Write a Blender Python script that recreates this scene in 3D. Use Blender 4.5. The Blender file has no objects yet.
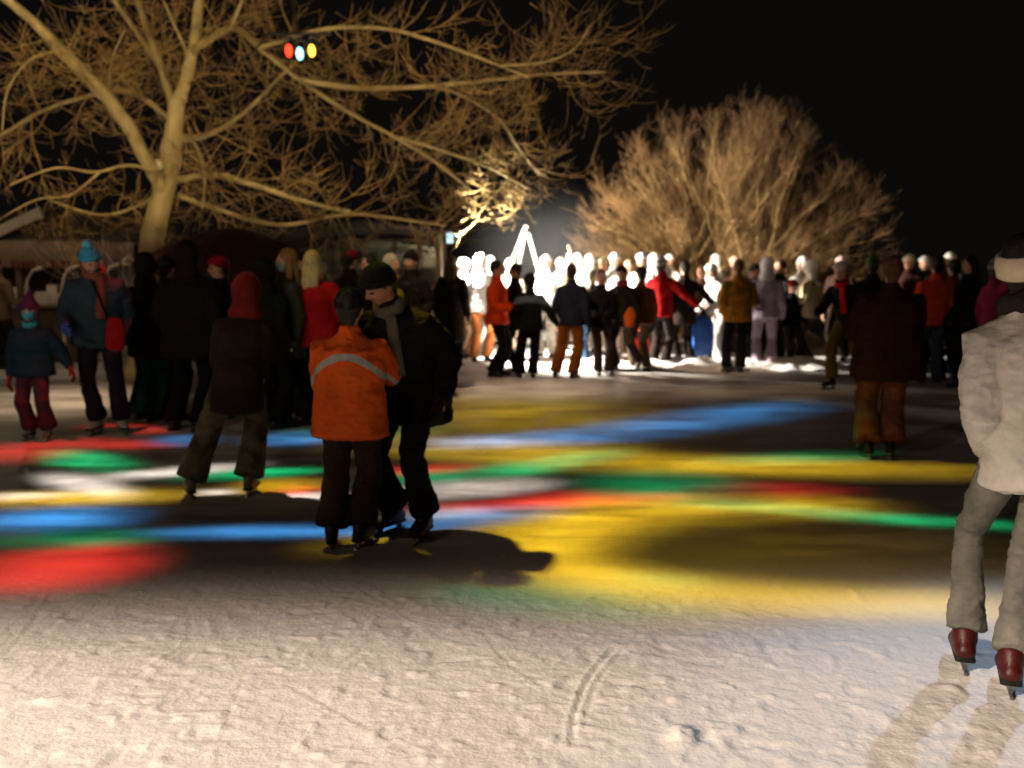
import bpy, bmesh, math, random
import numpy as np
from mathutils import Vector, Matrix, noise

random.seed(11)
rng = np.random.default_rng(11)
scene = bpy.context.scene
COL = scene.collection
R = math.radians

# ------------------------------------------------------------------ camera
CAM_H, FPX, HORIZON = 1.65, 1024.0, 262.0
PITCH = math.atan((384 - HORIZON) / FPX)

def ray(px, py):
    u, v = (px - 512) / FPX, (384 - py) / FPX
    c, s = math.cos(PITCH), math.sin(PITCH)
    return Vector((u, c + v * s, -s + v * c))

def ground(px, py, z=0.0):
    """pixel of the photograph -> point of the horizontal plane at height z"""
    d = ray(px, py)
    t = (z - CAM_H) / d.z
    return Vector((d.x * t, d.y * t, z))

def at(px, py, Y):
    """pixel of the photograph -> point at distance Y along the rink"""
    d = ray(px, py)
    t = Y / d.y
    return Vector((d.x * t, Y, CAM_H + d.z * t))

cam_d = bpy.data.cameras.new('camera')
cam = bpy.data.objects.new('camera', cam_d)
COL.objects.link(cam)
cam.location = (0, 0, CAM_H)
cam.rotation_euler = (math.pi / 2 - PITCH, 0, 0)
cam_d.sensor_width = 36
cam_d.lens = 36
cam_d.clip_end = 800
cam_d.dof.use_dof = True
cam_d.dof.focus_distance = 3.7
cam_d.dof.aperture_fstop = 2.1
scene.camera = cam

# ------------------------------------------------------------------ materials
def lin(h):
    h = h.lstrip('#')
    out = []
    for i in (0, 2, 4):
        c = int(h[i:i + 2], 16) / 255
        out.append(c / 12.92 if c <= .04045 else ((c + .055) / 1.055) ** 2.4)
    return (*out, 1)

class NT:
    def __init__(s, tree):
        s.t = tree
        s.n, s.l = tree.nodes, tree.links
    def node(s, kind, ins=None, **kw):
        n = s.n.new(kind)
        for k, v in kw.items():
            setattr(n, k, v)
        for k, v in (ins or {}).items():
            if isinstance(v, bpy.types.NodeSocket):
                s.l.new(v, n.inputs[k])
            else:
                n.inputs[k].default_value = v
        return n
    def math(s, op, a, b=0.0):
        return s.node('ShaderNodeMath', {0: a, 1: b}, operation=op).outputs[0]
    def vmath(s, op, a, b=None):
        ins = {0: a}
        if b is not None:
            ins[1] = b
        return s.node('ShaderNodeVectorMath', ins, operation=op).outputs[0]

def new_mat(name):
    m = bpy.data.materials.new(name)
    m.use_nodes = True
    nt = NT(m.node_tree)
    nt.n.clear()
    out = nt.n.new('ShaderNodeOutputMaterial')
    b = nt.n.new('ShaderNodeBsdfPrincipled')
    nt.l.new(b.outputs[0], out.inputs[0])
    return m, nt, b

_mats = {}
def surf(name, hexa, rough=.8, scale=9.0, vary=.35, bump=.25, bscale=60, stretch=(1, 1, 1), sheen=0.0, metal=0.0, hex2=None, spec=.3):
    """a base colour that varies in patches, with a fine bump"""
    key = (name, hexa, rough, hex2, metal)
    if key in _mats:
        return _mats[key]
    m, nt, b = new_mat(name)
    tc = nt.n.new('ShaderNodeTexCoord')
    mp = nt.node('ShaderNodeMapping', {0: tc.outputs['Object'], 3: stretch})
    nz = nt.node('ShaderNodeTexNoise', {'Vector': mp.outputs[0], 'Scale': scale, 'Detail': 4.0, 'Roughness': .6})
    c = lin(hexa)
    c2 = lin(hex2) if hex2 else tuple(x * (1 - vary) for x in c[:3]) + (1,)
    rp = nt.node('ShaderNodeMapRange', {0: nz.outputs[0], 1: .32, 2: .68})
    mx = nt.node('ShaderNodeMix', {0: rp.outputs[0], 6: c2, 7: c}, data_type='RGBA')
    nt.l.new(mx.outputs[2], b.inputs['Base Color'])
    n2 = nt.node('ShaderNodeTexNoise', {'Vector': mp.outputs[0], 'Scale': bscale, 'Detail': 3.0})
    bp = nt.node('ShaderNodeBump', {'Strength': bump, 'Distance': .01, 'Height': n2.outputs[0]})
    nt.l.new(bp.outputs[0], b.inputs['Normal'])
    b.inputs['Roughness'].default_value = rough
    b.inputs['Metallic'].default_value = metal
    b.inputs['Specular IOR Level'].default_value = spec
    b.inputs['Sheen Weight'].default_value = sheen
    _mats[key] = m
    return m

def fabric(hexa, hex2=None):
    return surf('fabric', hexa, .95, 7, .3, .35, 45, sheen=0.0, hex2=hex2, spec=.12)
def skin(c='c9987c'):
    return surf('skin', c, .55, 14, .15, .05, 120)
def hairm(hexa):
    return surf('hair', hexa, .6, 14, .5, .6, 40, (6, 6, 1))
def eye():
    return surf('eye', '15100d', .25, 5, .2, 0)
def lips():
    return surf('lips', '9c5a4c', .5, 20, .2, .05)

def emit(name, hexa, strength):
    m = bpy.data.materials.new(name)
    m.use_nodes = True
    nt = NT(m.node_tree)
    nt.n.clear()
    out = nt.n.new('ShaderNodeOutputMaterial')
    e = nt.node('ShaderNodeEmission', {0: lin(hexa), 1: strength})
    nt.l.new(e.outputs[0], out.inputs[0])
    return m

# ------------------------------------------------------------------ object helpers
def link(name, mesh, mats, parent=None, mat=None):
    o = bpy.data.objects.new(name, mesh)
    COL.objects.link(o)
    if mats is not None:
        if not isinstance(mats, (list, tuple)):
            mats = [mats]
        if len(mesh.materials) == 0:
            for _ in mats:
                mesh.materials.append(None)
        for i, m in enumerate(mats):
            o.material_slots[i].link = 'OBJECT'
            o.material_slots[i].material = m
    if parent is not None:
        o.parent = parent
    if mat is not None:
        o.matrix_basis = mat
    return o

def tag(o, label, cat, group=None):
    o['label'] = label
    o['category'] = cat
    if group:
        o['group'] = group
    return o

def thing(name, loc, label, cat, group=None, rz=0.0):
    o = bpy.data.objects.new(name, None)
    o.empty_display_size = .1
    COL.objects.link(o)
    o.location = loc
    o.rotation_euler = (0, 0, rz)
    return tag(o, label, cat, group)

def struct(o):
    o['kind'] = 'structure'
    return o

class MB:
    """collects shapes for one mesh"""
    def __init__(s):
        s.v, s.f, s.smooth = [], [], True
    def ring_loft(s, rings, cap=True):
        base = len(s.v)
        n = len(rings[0])
        for r in rings:
            s.v.extend([tuple(p) for p in r])
        for i in range(len(rings) - 1):
            a, b = base + i * n, base + (i + 1) * n
            for j in range(n):
                k = (j + 1) % n
                s.f.append((a + j, a + k, b + k, b + j))
        if cap:
            s.f.append(tuple(base + j for j in reversed(range(n))))
            e = base + (len(rings) - 1) * n
            s.f.append(tuple(e + j for j in range(n)))
    def tube(s, pts, radii, n=10, flat=None, round_ends=True, cap=.9):
        """tube along pts; radii are numbers or (ru, rv); flat: the v axis hint"""
        pts = [Vector(p) for p in pts]
        rad = [(r, r) if not isinstance(r, (tuple, list)) else r for r in radii]
        rings = []
        N = len(pts)
        t0 = (pts[1] - pts[0]).normalized()
        hint = Vector(flat) if flat is not None else (Vector((1, 0, 0)) if abs(t0.x) < .8 else Vector((0, 1, 0)))
        for i in range(N):
            a, b = pts[max(0, i - 1)], pts[min(N - 1, i + 1)]
            t = (b - a)
            t = t.normalized() if t.length > 1e-9 else t0
            u = (hint - t * hint.dot(t))
            u = u.normalized() if u.length > 1e-6 else t.orthogonal().normalized()
            w = t.cross(u)
            if flat is None:
                hint = u
            def ring(c, k):
                return [c + u * (math.cos(q * 2 * math.pi / n) * rad[i][0] * k) + w * (math.sin(q * 2 * math.pi / n) * rad[i][1] * k) for q in range(n)]
            m = min(rad[i])
            if round_ends and i == 0:
                rings += [ring(pts[0] - t * m * cap, .3), ring(pts[0] - t * m * cap * .66, .8)]
            rings.append(ring(pts[i], 1))
            if round_ends and i == N - 1:
                rings += [ring(pts[i] + t * m * cap * .66, .8), ring(pts[i] + t * m * cap, .3)]
        s.ring_loft(rings)
    def ball(s, c, r, M=None, n=14, m=10, deform=None):
        c = Vector(c)
        if not isinstance(r, (tuple, list)):
            r = (r, r, r)
        rings = []
        for i in range(m + 1):
            th = math.pi * (i + .02 if i == 0 else i - .02 if i == m else i) / m
            row = []
            for j in range(n):
                ph = 2 * math.pi * j / n
                d = Vector((math.sin(th) * math.cos(ph), math.sin(th) * math.sin(ph), -math.cos(th)))
                p = Vector((d.x * r[0], d.y * r[1], d.z * r[2]))
                if deform:
                    p = deform(d, p)
                p = p + c
                row.append(M @ p if M is not None else p)
            rings.append(row)
        s.ring_loft(rings)
    def box(s, c, size, M=None):
        c = Vector(c)
        b = len(s.v)
        for dx, dy, dz in ((-1, -1, -1), (1, -1, -1), (1, 1, -1), (-1, 1, -1), (-1, -1, 1), (1, -1, 1), (1, 1, 1), (-1, 1, 1)):
            p = c + Vector((dx * size[0] / 2, dy * size[1] / 2, dz * size[2] / 2))
            s.v.append(tuple(M @ p if M is not None else p))
        for f in ((0, 3, 2, 1), (4, 5, 6, 7), (0, 1, 5, 4), (1, 2, 6, 5), (2, 3, 7, 6), (3, 0, 4, 7)):
            s.f.append(tuple(b + i for i in f))
    def bar(s, a, b, w, d):
        """a straight beam of rectangular section"""
        a, b = Vector(a), Vector(b)
        t = (b - a).normalized()
        u = Vector((0, 1, 0)) if abs(t.y) < .9 else Vector((1, 0, 0))
        u = (u - t * u.dot(t)).normalized()
        w_ = t.cross(u)
        rings = []
        for p in (a, b):
            rings.append([p + u * (i * d / 2) + w_ * (j * w / 2) for i, j in ((-1, -1), (1, -1), (1, 1), (-1, 1))])
        s.ring_loft(rings)
    def mesh(s, name, smooth=True):
        me = bpy.data.meshes.new(name)
        me.from_pydata(s.v, [], s.f)
        me.update()
        if smooth:
            me.polygons.foreach_set('use_smooth', [True] * len(me.polygons))
        return me
    def remesh(s, name, voxel, smooth=3, bevel=None):
        """the union of all the closed shapes as one continuous skin"""
        me = s.mesh(name)
        o = bpy.data.objects.new(name, me)
        COL.objects.link(o)
        m = o.modifiers.new('m', 'REMESH')
        m.mode = 'VOXEL'
        m.voxel_size = voxel
        m.use_smooth_shade = True
        if smooth:
            k = o.modifiers.new('k', 'SMOOTH')
            k.iterations = smooth
            k.factor = .5
        dg = bpy.context.evaluated_depsgraph_get()
        out = bpy.data.meshes.new_from_object(o.evaluated_get(dg))
        bpy.data.objects.remove(o)
        bpy.data.meshes.remove(me)
        out.name = name
        out.materials.clear()
        return out
    def build(s, name, mats, parent=None, smooth=False, mat=None):
        return link(name, s.mesh(name, smooth), mats, parent, mat)

def coords(me):
    a = np.empty(len(me.vertices) * 3, np.float32)
    me.vertices.foreach_get('co', a)
    return a.reshape(-1, 3)

def normals(me):
    a = np.empty(len(me.vertices) * 3, np.float32)
    me.vertex_normals.foreach_get('vector', a)
    return a.reshape(-1, 3)

def vnoise(p, seed=0):
    """cheap value noise of an (n,3) or (n,2) array in -1..1"""
    p = np.asarray(p, np.float64)
    i = np.floor(p).astype(np.int64)
    f = p - i
    f = f * f * (3 - 2 * f)
    d = p.shape[1]
    tot = np.zeros(len(p))
    primes = (73856093, 19349663, 83492791)
    for c in range(2 ** d):
        h = np.full(len(p), seed * 2654435761 % 2 ** 31, np.int64)
        w = np.ones(len(p))
        for k in range(d):
            b = (c >> k) & 1
            h ^= (i[:, k] + b) * primes[k]
            w *= f[:, k] if b else 1 - f[:, k]
        h = (h ^ (h >> 13)) * 1274126177 & 0x7fffffff
        h = (h ^ (h >> 16)) * 668265263 & 0x7fffffff
        tot += w * ((h >> 7) % 65536 / 32767.5 - 1)
    return tot

def wrinkle(me, amp, seed, fz=9.0, fx=4.0, quilt=None):
    """cloth folds pushed along the normals"""
    p, n = coords(me), normals(me)
    q = p * np.array([fx, fx, fz]) + seed * 3.7
    d = vnoise(q, seed) * .6 + vnoise(q * 2.1 + 9, seed + 1) * .4
    d = -np.abs(d) * 1.2 + .3
    if quilt:
        d = d * .8 - .75 * np.exp(-(np.sin(p[:, 2] * math.pi / quilt) / .13) ** 2)
    p = p + n * (d * amp)[:, None]
    me.vertices.foreach_set('co', p.astype(np.float32).ravel())
    me.update()
# ------------------------------------------------------------------ people
def ik(a, c, l1, l2, hint):
    a, c = Vector(a), Vector(c)
    d = c - a
    L = min(d.length, (l1 + l2) * .995)
    t = d.normalized()
    x = (l1 * l1 - l2 * l2 + L * L) / (2 * L)
    h = math.sqrt(max(l1 * l1 - x * x, 0))
    hint = Vector(hint)
    u = (hint - t * hint.dot(t)).normalized()
    return a + t * x + u * h, a + t * L

def head_shape(d, p):
    """skull with jaw, brow, nose, lips and eye sockets; the face looks along -Y"""
    x, y, z = p
    if d.z < 0:
        k = (-d.z) ** 1.6
        x *= 1 - .38 * k
        y *= 1 - .12 * k
        if d.y < 0:
            y -= .012 * k
    if d.y < 0:
        g = lambda cx, cz, sx, sz: math.exp(-((d.x - cx) / sx) ** 2 - ((d.z - cz) / sz) ** 2)
        y *= .94
        y -= .030 * g(0, -.17, .13, .12) + .014 * g(0, .0, .10, .16)
        y += .012 * (g(.36, .03, .15, .12) + g(-.36, .03, .15, .12))
        y -= .005 * (g(.34, .24, .25, .09) + g(-.34, .24, .25, .09))
        y -= .007 * g(0, -.50, .26, .06) + .006 * g(0, -.62, .22, .05)
        y -= .008 * g(0, -.85, .3, .12)
        y += .004 * g(0, -.56, .25, .03)
    return Vector((x, y, z))

_shared = {}
def shared(key):
    """meshes used by many people: made once"""
    if key in _shared:
        return _shared[key]
    b = MB()
    if key == 'glove':
        b.tube([(0, 0, .03), (0, 0, -.01)], [(.036, .030)] * 2, flat=(1, 0, 0))
        b.tube([(0, 0, -.01), (.002, 0, -.05), (0, 0, -.085)], [(.036, .021), (.045, .020), (.042, .017)], 12, flat=(1, 0, 0))
        for x, L in ((.031, .070), (.010, .080), (-.011, .074), (-.031, .058)):
            b.tube([(x, 0, -.075), (x * 1.08, -.008, -.085 - L * .42), (x * 1.08, -.030, -.085 - L * .75), (x * 1.05, -.050, -.085 - L * .88)], [.012, .0115, .0105, .009], 8)
        b.tube([(.030, -.004, -.022), (.056, -.014, -.050), (.060, -.026, -.082), (.054, -.034, -.100)], [.016, .0135, .012, .0095], 8)
        me = b.remesh('glove', .0055, 2)
    elif key in ('skate_boot', 'boot'):
        top = .032 if key == 'skate_boot' else .10
        b.tube([(0, -.002, top), (0, .0, .02), (0, .010, -.02)], [(.043, .046), (.045, .050), (.046, .054)], 14, cap=.3)
        b.tube([(0, .045, -.045), (0, -.03, -.04), (0, -.12, -.056), (0, -.175, -.062)], [(.038, .040), (.044, .048), (.046, .030), (.036, .022)], 14, flat=(1, 0, 0))
        b.box((0, -.055, -.078), (.074, .25, .014))
        me = b.remesh('boot', .008, 3)
        p = coords(me)
        p[:, 2] = np.maximum(p[:, 2], -.083)
        me.vertices.foreach_set('co', p.ravel())
        for _ in range(2):
            me.materials.append(None)
        cz = np.empty(len(me.polygons) * 3, np.float32)
        me.polygons.foreach_get('center', cz)
        me.polygons.foreach_set('material_index', (cz.reshape(-1, 3)[:, 2] < -.058).astype(np.int32))
    elif key == 'blade':
        s = MB()
        prof = [(.095, -.128), (.06, -.136), (-.15, -.136), (-.20, -.128), (-.215, -.105), (-.19, -.112), (.09, -.112)]
        s.ring_loft([[Vector((x, y, z)) for y, z in prof] for x in (-.005, .005)])
        for y, w in ((.035, .05), (-.13, .06)):
            s.ring_loft([[Vector((-.02, y - w / 2, -.078)), Vector((.02, y - w / 2, -.078)), Vector((.02, y + w / 2, -.078)), Vector((-.02, y + w / 2, -.078))],
                         [Vector((-.004, y - w / 3, -.118)), Vector((.004, y - w / 3, -.118)), Vector((.004, y + w / 3, -.118)), Vector((-.004, y + w / 3, -.118))]])
        me = s.mesh('blade', False)
    elif key == 'beanie':
        b.ball((0, .006, .048), (.089, .107, .092), n=20, m=14)
        me = b.remesh('beanie', .008, 1)
        bm = bmesh.new(); bm.from_mesh(me)
        bmesh.ops.bisect_plane(bm, geom=bm.verts[:] + bm.edges[:] + bm.faces[:], plane_co=(0, 0, .042), plane_no=(0, -.25, -1), clear_outer=True)
        bm.to_mesh(me); bm.free()
        r = MB()
        ring = []
        for j in range(28):
            a = j * 2 * math.pi / 28
            cx, cy = math.cos(a), math.sin(a)
            ring.append([Vector((cx * (.089 + q), .006 + cy * (.107 + q), .042 - .25 * cy * .1 + w)) for q, w in ((-.006, -.022), (.006, -.020), (.008, 0), (.006, .022), (-.006, .024))])
        ring.append(ring[0])
        r.ring_loft(ring, cap=False)
        me2 = r.mesh('x')
        bm = bmesh.new(); bm.from_mesh(me); bm.from_mesh(me2); bm.to_mesh(me); bm.free()
    elif key == 'pointed_hat':
        b.ball((0, .006, .045), (.090, .108, .085), n=20, m=14)
        b.tube([(0, .01, .09), (0, .03, .17), (.01, .07, .22)], [.07, .035, .014], 14)
        b.tube([(.086, 0, .05), (.088, 0, -.02), (.075, -.01, -.09)], [(.02, .04), (.018, .04), (.01, .02)], 10)
        b.tube([(-.086, 0, .05), (-.088, 0, -.02), (-.075, -.01, -.09)], [(.02, .04), (.018, .04), (.01, .02)], 10)
        me = b.remesh('hat', .008, 2)
    elif key == 'peaked_cap':
        b.ball((0, .006, .05), (.090, .108, .080), n=20, m=14)
        b.tube([(0, -.08, .055), (0, -.16, .040)], [(.075, .012), (.055, .006)], 14, flat=(1, 0, 0))
        me = b.remesh('cap', .007, 2)
    elif key == 'hood':
        b.ball((0, .040, .012), (.112, .118, .148), n=20, m=14)
        b.tube([(0, .06, -.08), (0, .055, -.17)], [(.10, .08), (.13, .085)], 14, flat=(1, 0, 0))
        me = b.remesh('hood', .010, 3)
        wrinkle(me, .008, 3, 14, 10)
    elif key == 'fur_rim':
        ring = []
        for j in range(40):
            a = j * 2 * math.pi / 40
            c = Vector((math.cos(a) * .092, -.050 - .012 * math.sin(a), .01 + math.sin(a) * .122))
            out = Vector((math.cos(a), 0, math.sin(a)))
            k = 1 + .25 * random.uniform(-1, 1)
            ring.append([c + out * (math.cos(q * math.pi / 4) * .024 * k) + Vector((0, math.sin(q * math.pi / 4) * .03 * k, 0)) for q in range(8)])
        ring.append(ring[0])
        b.ring_loft(ring, cap=False)
        me = b.mesh('fur')
    elif key == 'headband':
        ring = []
        for j in range(29):
            a = j * 2 * math.pi / 28
            cx, cy = math.cos(a), math.sin(a)
            ring.append([Vector((cx * (.090 + q), .012 + cy * (.106 + q), .018 - .02 * cy + w)) for q, w in ((-.01, -.048), (.008, -.040), (.014, 0), (.008, .040), (-.01, .048))])
        b.ring_loft(ring, cap=False)
        me = b.mesh('headband')
    elif key == 'short_hair':
        b.ball((0, .022, .026), (.084, .099, .108), n=20, m=14)
        b.tube([(0, .07, -.03), (0, .06, -.09)], [(.06, .03), (.045, .02)], 12, flat=(1, 0, 0))
        me = b.remesh('hair', .007, 2)
        wrinkle(me, .008, 5, 8, 60)
    elif key == 'long_hair':
        b.ball((0, .022, .026), (.087, .100, .110), n=20, m=14)
        b.tube([(0, .065, .0), (0, .085, -.10), (0, .10, -.20), (0, .105, -.29)], [(.080, .035), (.092, .04), (.088, .035), (.06, .02)], 16, flat=(1, 0, 0))
        for sx in (-1, 1):
            b.tube([(sx * .075, .02, .0), (sx * .085, .015, -.10), (sx * .075, -.01, -.20)], [(.022, .04), (.026, .04), (.012, .02)], 10)
        me = b.remesh('hair', .007, 2)
        wrinkle(me, .012, 7, 5, 55)
    elif key == 'pompom':
        b.ball((0, .01, .165), .044, n=12, m=8)
        me = b.remesh('pompom', .008, 0)
        wrinkle(me, .014, 2, 90, 90)
    elif key == 'mask':
        for j in range(1):
            rings = []
            for i in range(7):
                z = -.095 + i * .016
                rings.append([Vector((math.sin(a) * (.070 - .02 * (i < 2)), -math.cos(a) * (.104 - .006 * abs(i - 3)) , z)) for a in np.linspace(-1.15, 1.15, 12)] +
                             [Vector((math.sin(a) * .060, -math.cos(a) * .070, z)) for a in np.linspace(1.15, -1.15, 12)])
            b.ring_loft(rings)
        me = b.mesh('mask')
    me.polygons.foreach_set('use_smooth', [key != 'blade'] * len(me.polygons))
    _shared[key] = me
    return me

ARM = {  # hand target from the shoulder in torso axes, x outward, y < 0 forward, for an adult
    'down': (.08, -.04, -.53), 'pocket': (.02, -.13, -.44), 'front': (-.10, -.26, -.34), 'out': (.40, -.08, -.36),
    'raised': (.28, -.12, .40), 'forward': (-.02, -.46, -.10), 'back': (.10, .14, -.50), 'hip': (.06, -.10, -.40),
    'hold': (-.02, -.40, -.30), 'bent': (.05, -.28, -.30), 'chest': (-.12, -.26, -.12), 'wide': (.28, -.05, -.44),
}

def person(px, py, H, face, label, jacket, trousers, head=(), hair=('short_hair', '3a2a1e'), arms=('down', 'down'), feet=None,
           lean=0, side=0, pitch=0, yaw=0, drop=0, style='jacket', puff=1.0, shoes=('boot', '15130f'), gloves='1a1715', scarf=None,
           band=None, quilt=None, fine=False, wide=1.0, depth=None, group=None, trouser2=None, jacket2=None, baggy=1.0, jackethem=0.0, tone='c9987c'):
    g = ground(px, py) if depth is None else Vector((at(px, 300, depth).x, depth, 0))
    root = thing('person', (g.x, g.y, 0), label, 'person', group, R(face))
    s = H / 1.72
    seed = random.randint(1, 999)
    hs = .45 * s + .55                       # children have larger heads
    skate = shoes[0] == 'skate_boot'
    ah = (.136 if skate else .083) * (s if s > .8 else .8)
    lift = .053 if skate else 0.0
    hipz = .905 * s + lift * .6 - drop * s
    Rt = Matrix.Rotation(R(lean), 3, 'X') @ Matrix.Rotation(R(side), 3, 'Y')
    P = Vector((0, .22 * s * math.sin(R(lean)), hipz))
    T = lambda x, y, z: P + Rt @ Vector((x * s, y * s, z * s))
    neck = T(0, .01, .545)
    Rh = Matrix.Rotation(R(lean * .45 + pitch), 3, 'X') @ Matrix.Rotation(R(yaw), 3, 'Z')
    if yaw:
        Rh = Rt.copy() @ Matrix.Rotation(R(yaw), 3, 'Z') @ Matrix.Rotation(R(pitch - lean * .5), 3, 'X')
    hc = neck + Rh @ Vector((0, -.018, .150)) * hs
    feet = feet or {-1: (0, .02), 1: (0, -.02)}
    voxf = .72 if fine else 1.0
    # --- joints
    legs, armj = {}, {}
    for sd in (-1, 1):
        hip = P + Vector((sd * .092 * s, 0, -.02 * s))
        f = feet[sd]
        ank = Vector((sd * .105 * s + f[0] * s, f[1] * s + .02, ah + (f[2] * s if len(f) > 2 else 0)))
        knee, ank = ik(hip, ank, .435 * s, .425 * s, (sd * .12, -1, 0))
        legs[sd] = (hip, knee, ank)
        sh = T(sd * .176 * wide, .0, .430)
        tgt = arms[0 if sd < 0 else 1]
        tgt = ARM[tgt] if isinstance(tgt, str) else tgt
        hand = sh + Rt @ Vector((sd * tgt[0] * s, tgt[1] * s, tgt[2] * s))
        el, hand = ik(sh, hand, .285 * s, .265 * s, Rt @ Vector((sd * .32, .8, -.5)))
        armj[sd] = (sh, el, hand)
    # --- body: head, neck, trunk and limbs as one skin
    b = MB()
    M = Matrix.Translation(hc) @ Rh.to_4x4() @ Matrix.Scale(hs, 4)
    b.ball((0, 0, 0), (.075, .095, .117), M, 28 if fine else 20, 20 if fine else 14, head_shape)
    for sd in (-1, 1):
        b.ball((sd * .074, .012, -.008), (.011, .022, .030), M, 8, 6)
    b.tube([T(0, .012, .47), neck, hc + Rh @ Vector((0, .015, -.05)) * hs], [.066 * s, .055 * s, .052 * hs], 12)
    b.tube([T(0, 0, -.04), T(0, 0, .12), T(0, 0, .32), T(0, 0, .42), T(0, 0, .46)], [(.15 * s, .10 * s), (.13 * s, .09 * s), (.145 * s, .10 * s), (.14 * s, .085 * s), (.10 * s, .065 * s)], 14, flat=Rt @ Vector((1, 0, 0)))
    for sd in (-1, 1):
        h, k, a = legs[sd]
        b.tube([h, h.lerp(k, .5), k, k.lerp(a, .35), a], [.070 * s, .056 * s, .040 * s, .040 * s, .030 * s], 10)
        b.tube([a, a + Matrix.Rotation(R((feet[sd][3] if len(feet[sd]) > 3 else 9) * sd), 3, 'Z') @ Vector((0, -.10 * s, -.035 * s))], [.026 * s, .020 * s], 8)
        sh, e, w = armj[sd]
        b.tube([T(sd * .08, 0, .43), sh, sh.lerp(e, .5), e, w], [.055 * s, .050 * s, .044 * s, .036 * s, .026 * s], 10)
        dr = (w - e).normalized()
        b.tube([w, w + dr * .06 * s], [.026 * s, .024 * s], 8)
    me = b.remesh('body', .0075 if fine else .0125, 1)
    for m_ in range(3):
        me.materials.append(None)
    cen = np.empty(len(me.polygons) * 3, np.float32)
    me.polygons.foreach_get('center', cen)
    loc = (cen.reshape(-1, 3) - np.array(hc)) @ np.array(Rh) / hs
    idx = np.zeros(len(me.polygons), np.int32)
    for sx in (-1, 1):
        idx[((loc[:, 0] - sx * .027) / .013) ** 2 + ((loc[:, 2] - .004) / .0075) ** 2 + ((loc[:, 1] + .08) / .03) ** 2 < 1] = 1
    idx[(np.abs(loc[:, 0]) < .022) & (np.abs(loc[:, 2] + .063) < .008) & (loc[:, 1] < -.06)] = 2
    me.polygons.foreach_set('material_index', idx)
    link('body', me, [skin(tone), eye(), lips()], root)
    # --- trousers
    b = MB()
    q = baggy
    fx = Rt @ Vector((1, 0, 0))
    b.tube([T(0, 0, -.06), T(0, 0, .06), T(0, 0, .16)], [(.168 * s, .125 * s), (.162 * s, .118 * s), (.150 * s, .108 * s)], 16, flat=fx)
    for sd in (-1, 1):
        h, k, a = legs[sd]
        low = Vector((0, .016 * s, 0)) + a + (a - k).normalized() * (-.005 * s if not skate else -.030 * s)
        b.tube([h + Vector((-sd * .012 * s, 0, .03 * s)), h.lerp(k, .45), k, k.lerp(a, .4), low], [.100 * s, .088 * s * (q + 1) / 2, .074 * s * q, .076 * s * q, (.092 if skate else .082) * s * max(q, .86)], 14, cap=.15)
    me = b.remesh('trousers', .0105 * voxf, 3)
    wrinkle(me, .015 * s, seed, 10, 6)
    if fine:
        wrinkle(me, .007, seed + 5, 38, 18)
    link('trousers', me, fabric(trousers, trouser2), root)
    # --- jacket or coat with sleeves and collar
    b = MB()
    p = puff
    W, D = .185 * wide, .135
    hem = -.10 - jackethem
    rows = [(hem, W * 1.10 * p, .158 * p), (.04, W * 1.02 * p, .142 * p), (.18, W * .98 * p, D * p), (.33, W * 1.04 * p, .145 * p), (.42, W * .98 * p, .130 * p), (.475, W * .80, .108), (.52, W * .52, .088), (.55, .076, .080), (.59, .072, .076)]
    if style == 'coat':
        rows = [(-.50, W * 1.25, .19), (-.25, W * 1.16, .17)] + rows
        rows[2] = (-.06, W * 1.08, .150)
    if style == 'hips':
        rows = [(-.22, W * 1.12 * p, .165 * p)] + rows
    tilt = .35 if style == 'coat' else 1.0     # a long coat hangs down from the hips
    def tp(z):
        if z < -.08 and style in ('coat', 'hips'):
            o = T(0, 0, -.08)
            return o + Vector((0, 0, (z + .08) * s))
        return T(0, 0, z)
    b.tube([tp(r[0]) for r in rows], [(r[1] * s, r[2] * s) for r in rows], 20, flat=fx, cap=.18)
    for sd in (-1, 1):
        sh, e, w = armj[sd]
        b.tube([T(sd * .09, 0, .435), sh - Rt @ Vector((sd * .012, 0, .008)) * s, sh.lerp(e, .5), e, e.lerp(w, .5), w], [.075 * s, .082 * s * p, .076 * s * p, .066 * s * p, .060 * s * p, .050 * s], 14, cap=.3)
    me = b.remesh(style if style != 'hips' else 'jacket', .0105 * voxf, 3)
    wrinkle(me, .017 * s, seed + 1, 12, 7, quilt)
    if fine:
        wrinkle(me, .007, seed + 2, 34, 20)
    mats = [fabric(jacket, jacket2)]
    if band:
        me.materials.append(None)
        cen = np.empty(len(me.polygons) * 3, np.float32)
        me.polygons.foreach_get('center', cen)
        c = cen.reshape(-1, 3)
        rel = (c - np.array(P)) @ np.array(Rt) / s
        idx = np.zeros(len(me.polygons), np.int32)
        for (z0, half, curve, col) in band:
            me.materials.append(None)
            mats.append(fabric(col))
            idx[np.abs(rel[:, 2] - (z0 - curve * rel[:, 0] ** 2)) < half] = len(mats) - 1
        me.materials.pop()
        me.materials.clear()
        for _ in mats:
            me.materials.append(None)
        me.polygons.foreach_set('material_index', idx)
    link('coat' if style == 'coat' else 'jacket', me, mats, root)
    # --- gloves and shoes
    for sd in (-1, 1):
        sh, e, w = armj[sd]
        dr = (w - e).normalized()
        Z = -dr
        out = Rt @ Vector((sd, 0, 0))
        Y = (out - Z * out.dot(Z))
        Y = Y.normalized() if Y.length > .1 else Z.orthogonal().normalized()
        X = Y.cross(Z) * sd
        G = Matrix((X, Y, Z)).transposed().to_4x4()
        k = (.55 * s + .45) * 1.0
        link('glove', shared('glove'), fabric(gloves) if gloves != 'bare' else skin(), root, Matrix.Translation(w + dr * .012) @ G @ Matrix.Scale(k, 4))
        h, kn, a = legs[sd]
        f = feet[sd]
        toe = (f[3] if len(f) > 3 else 9) * sd
        tip = f[4] if len(f) > 4 else 0
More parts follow.
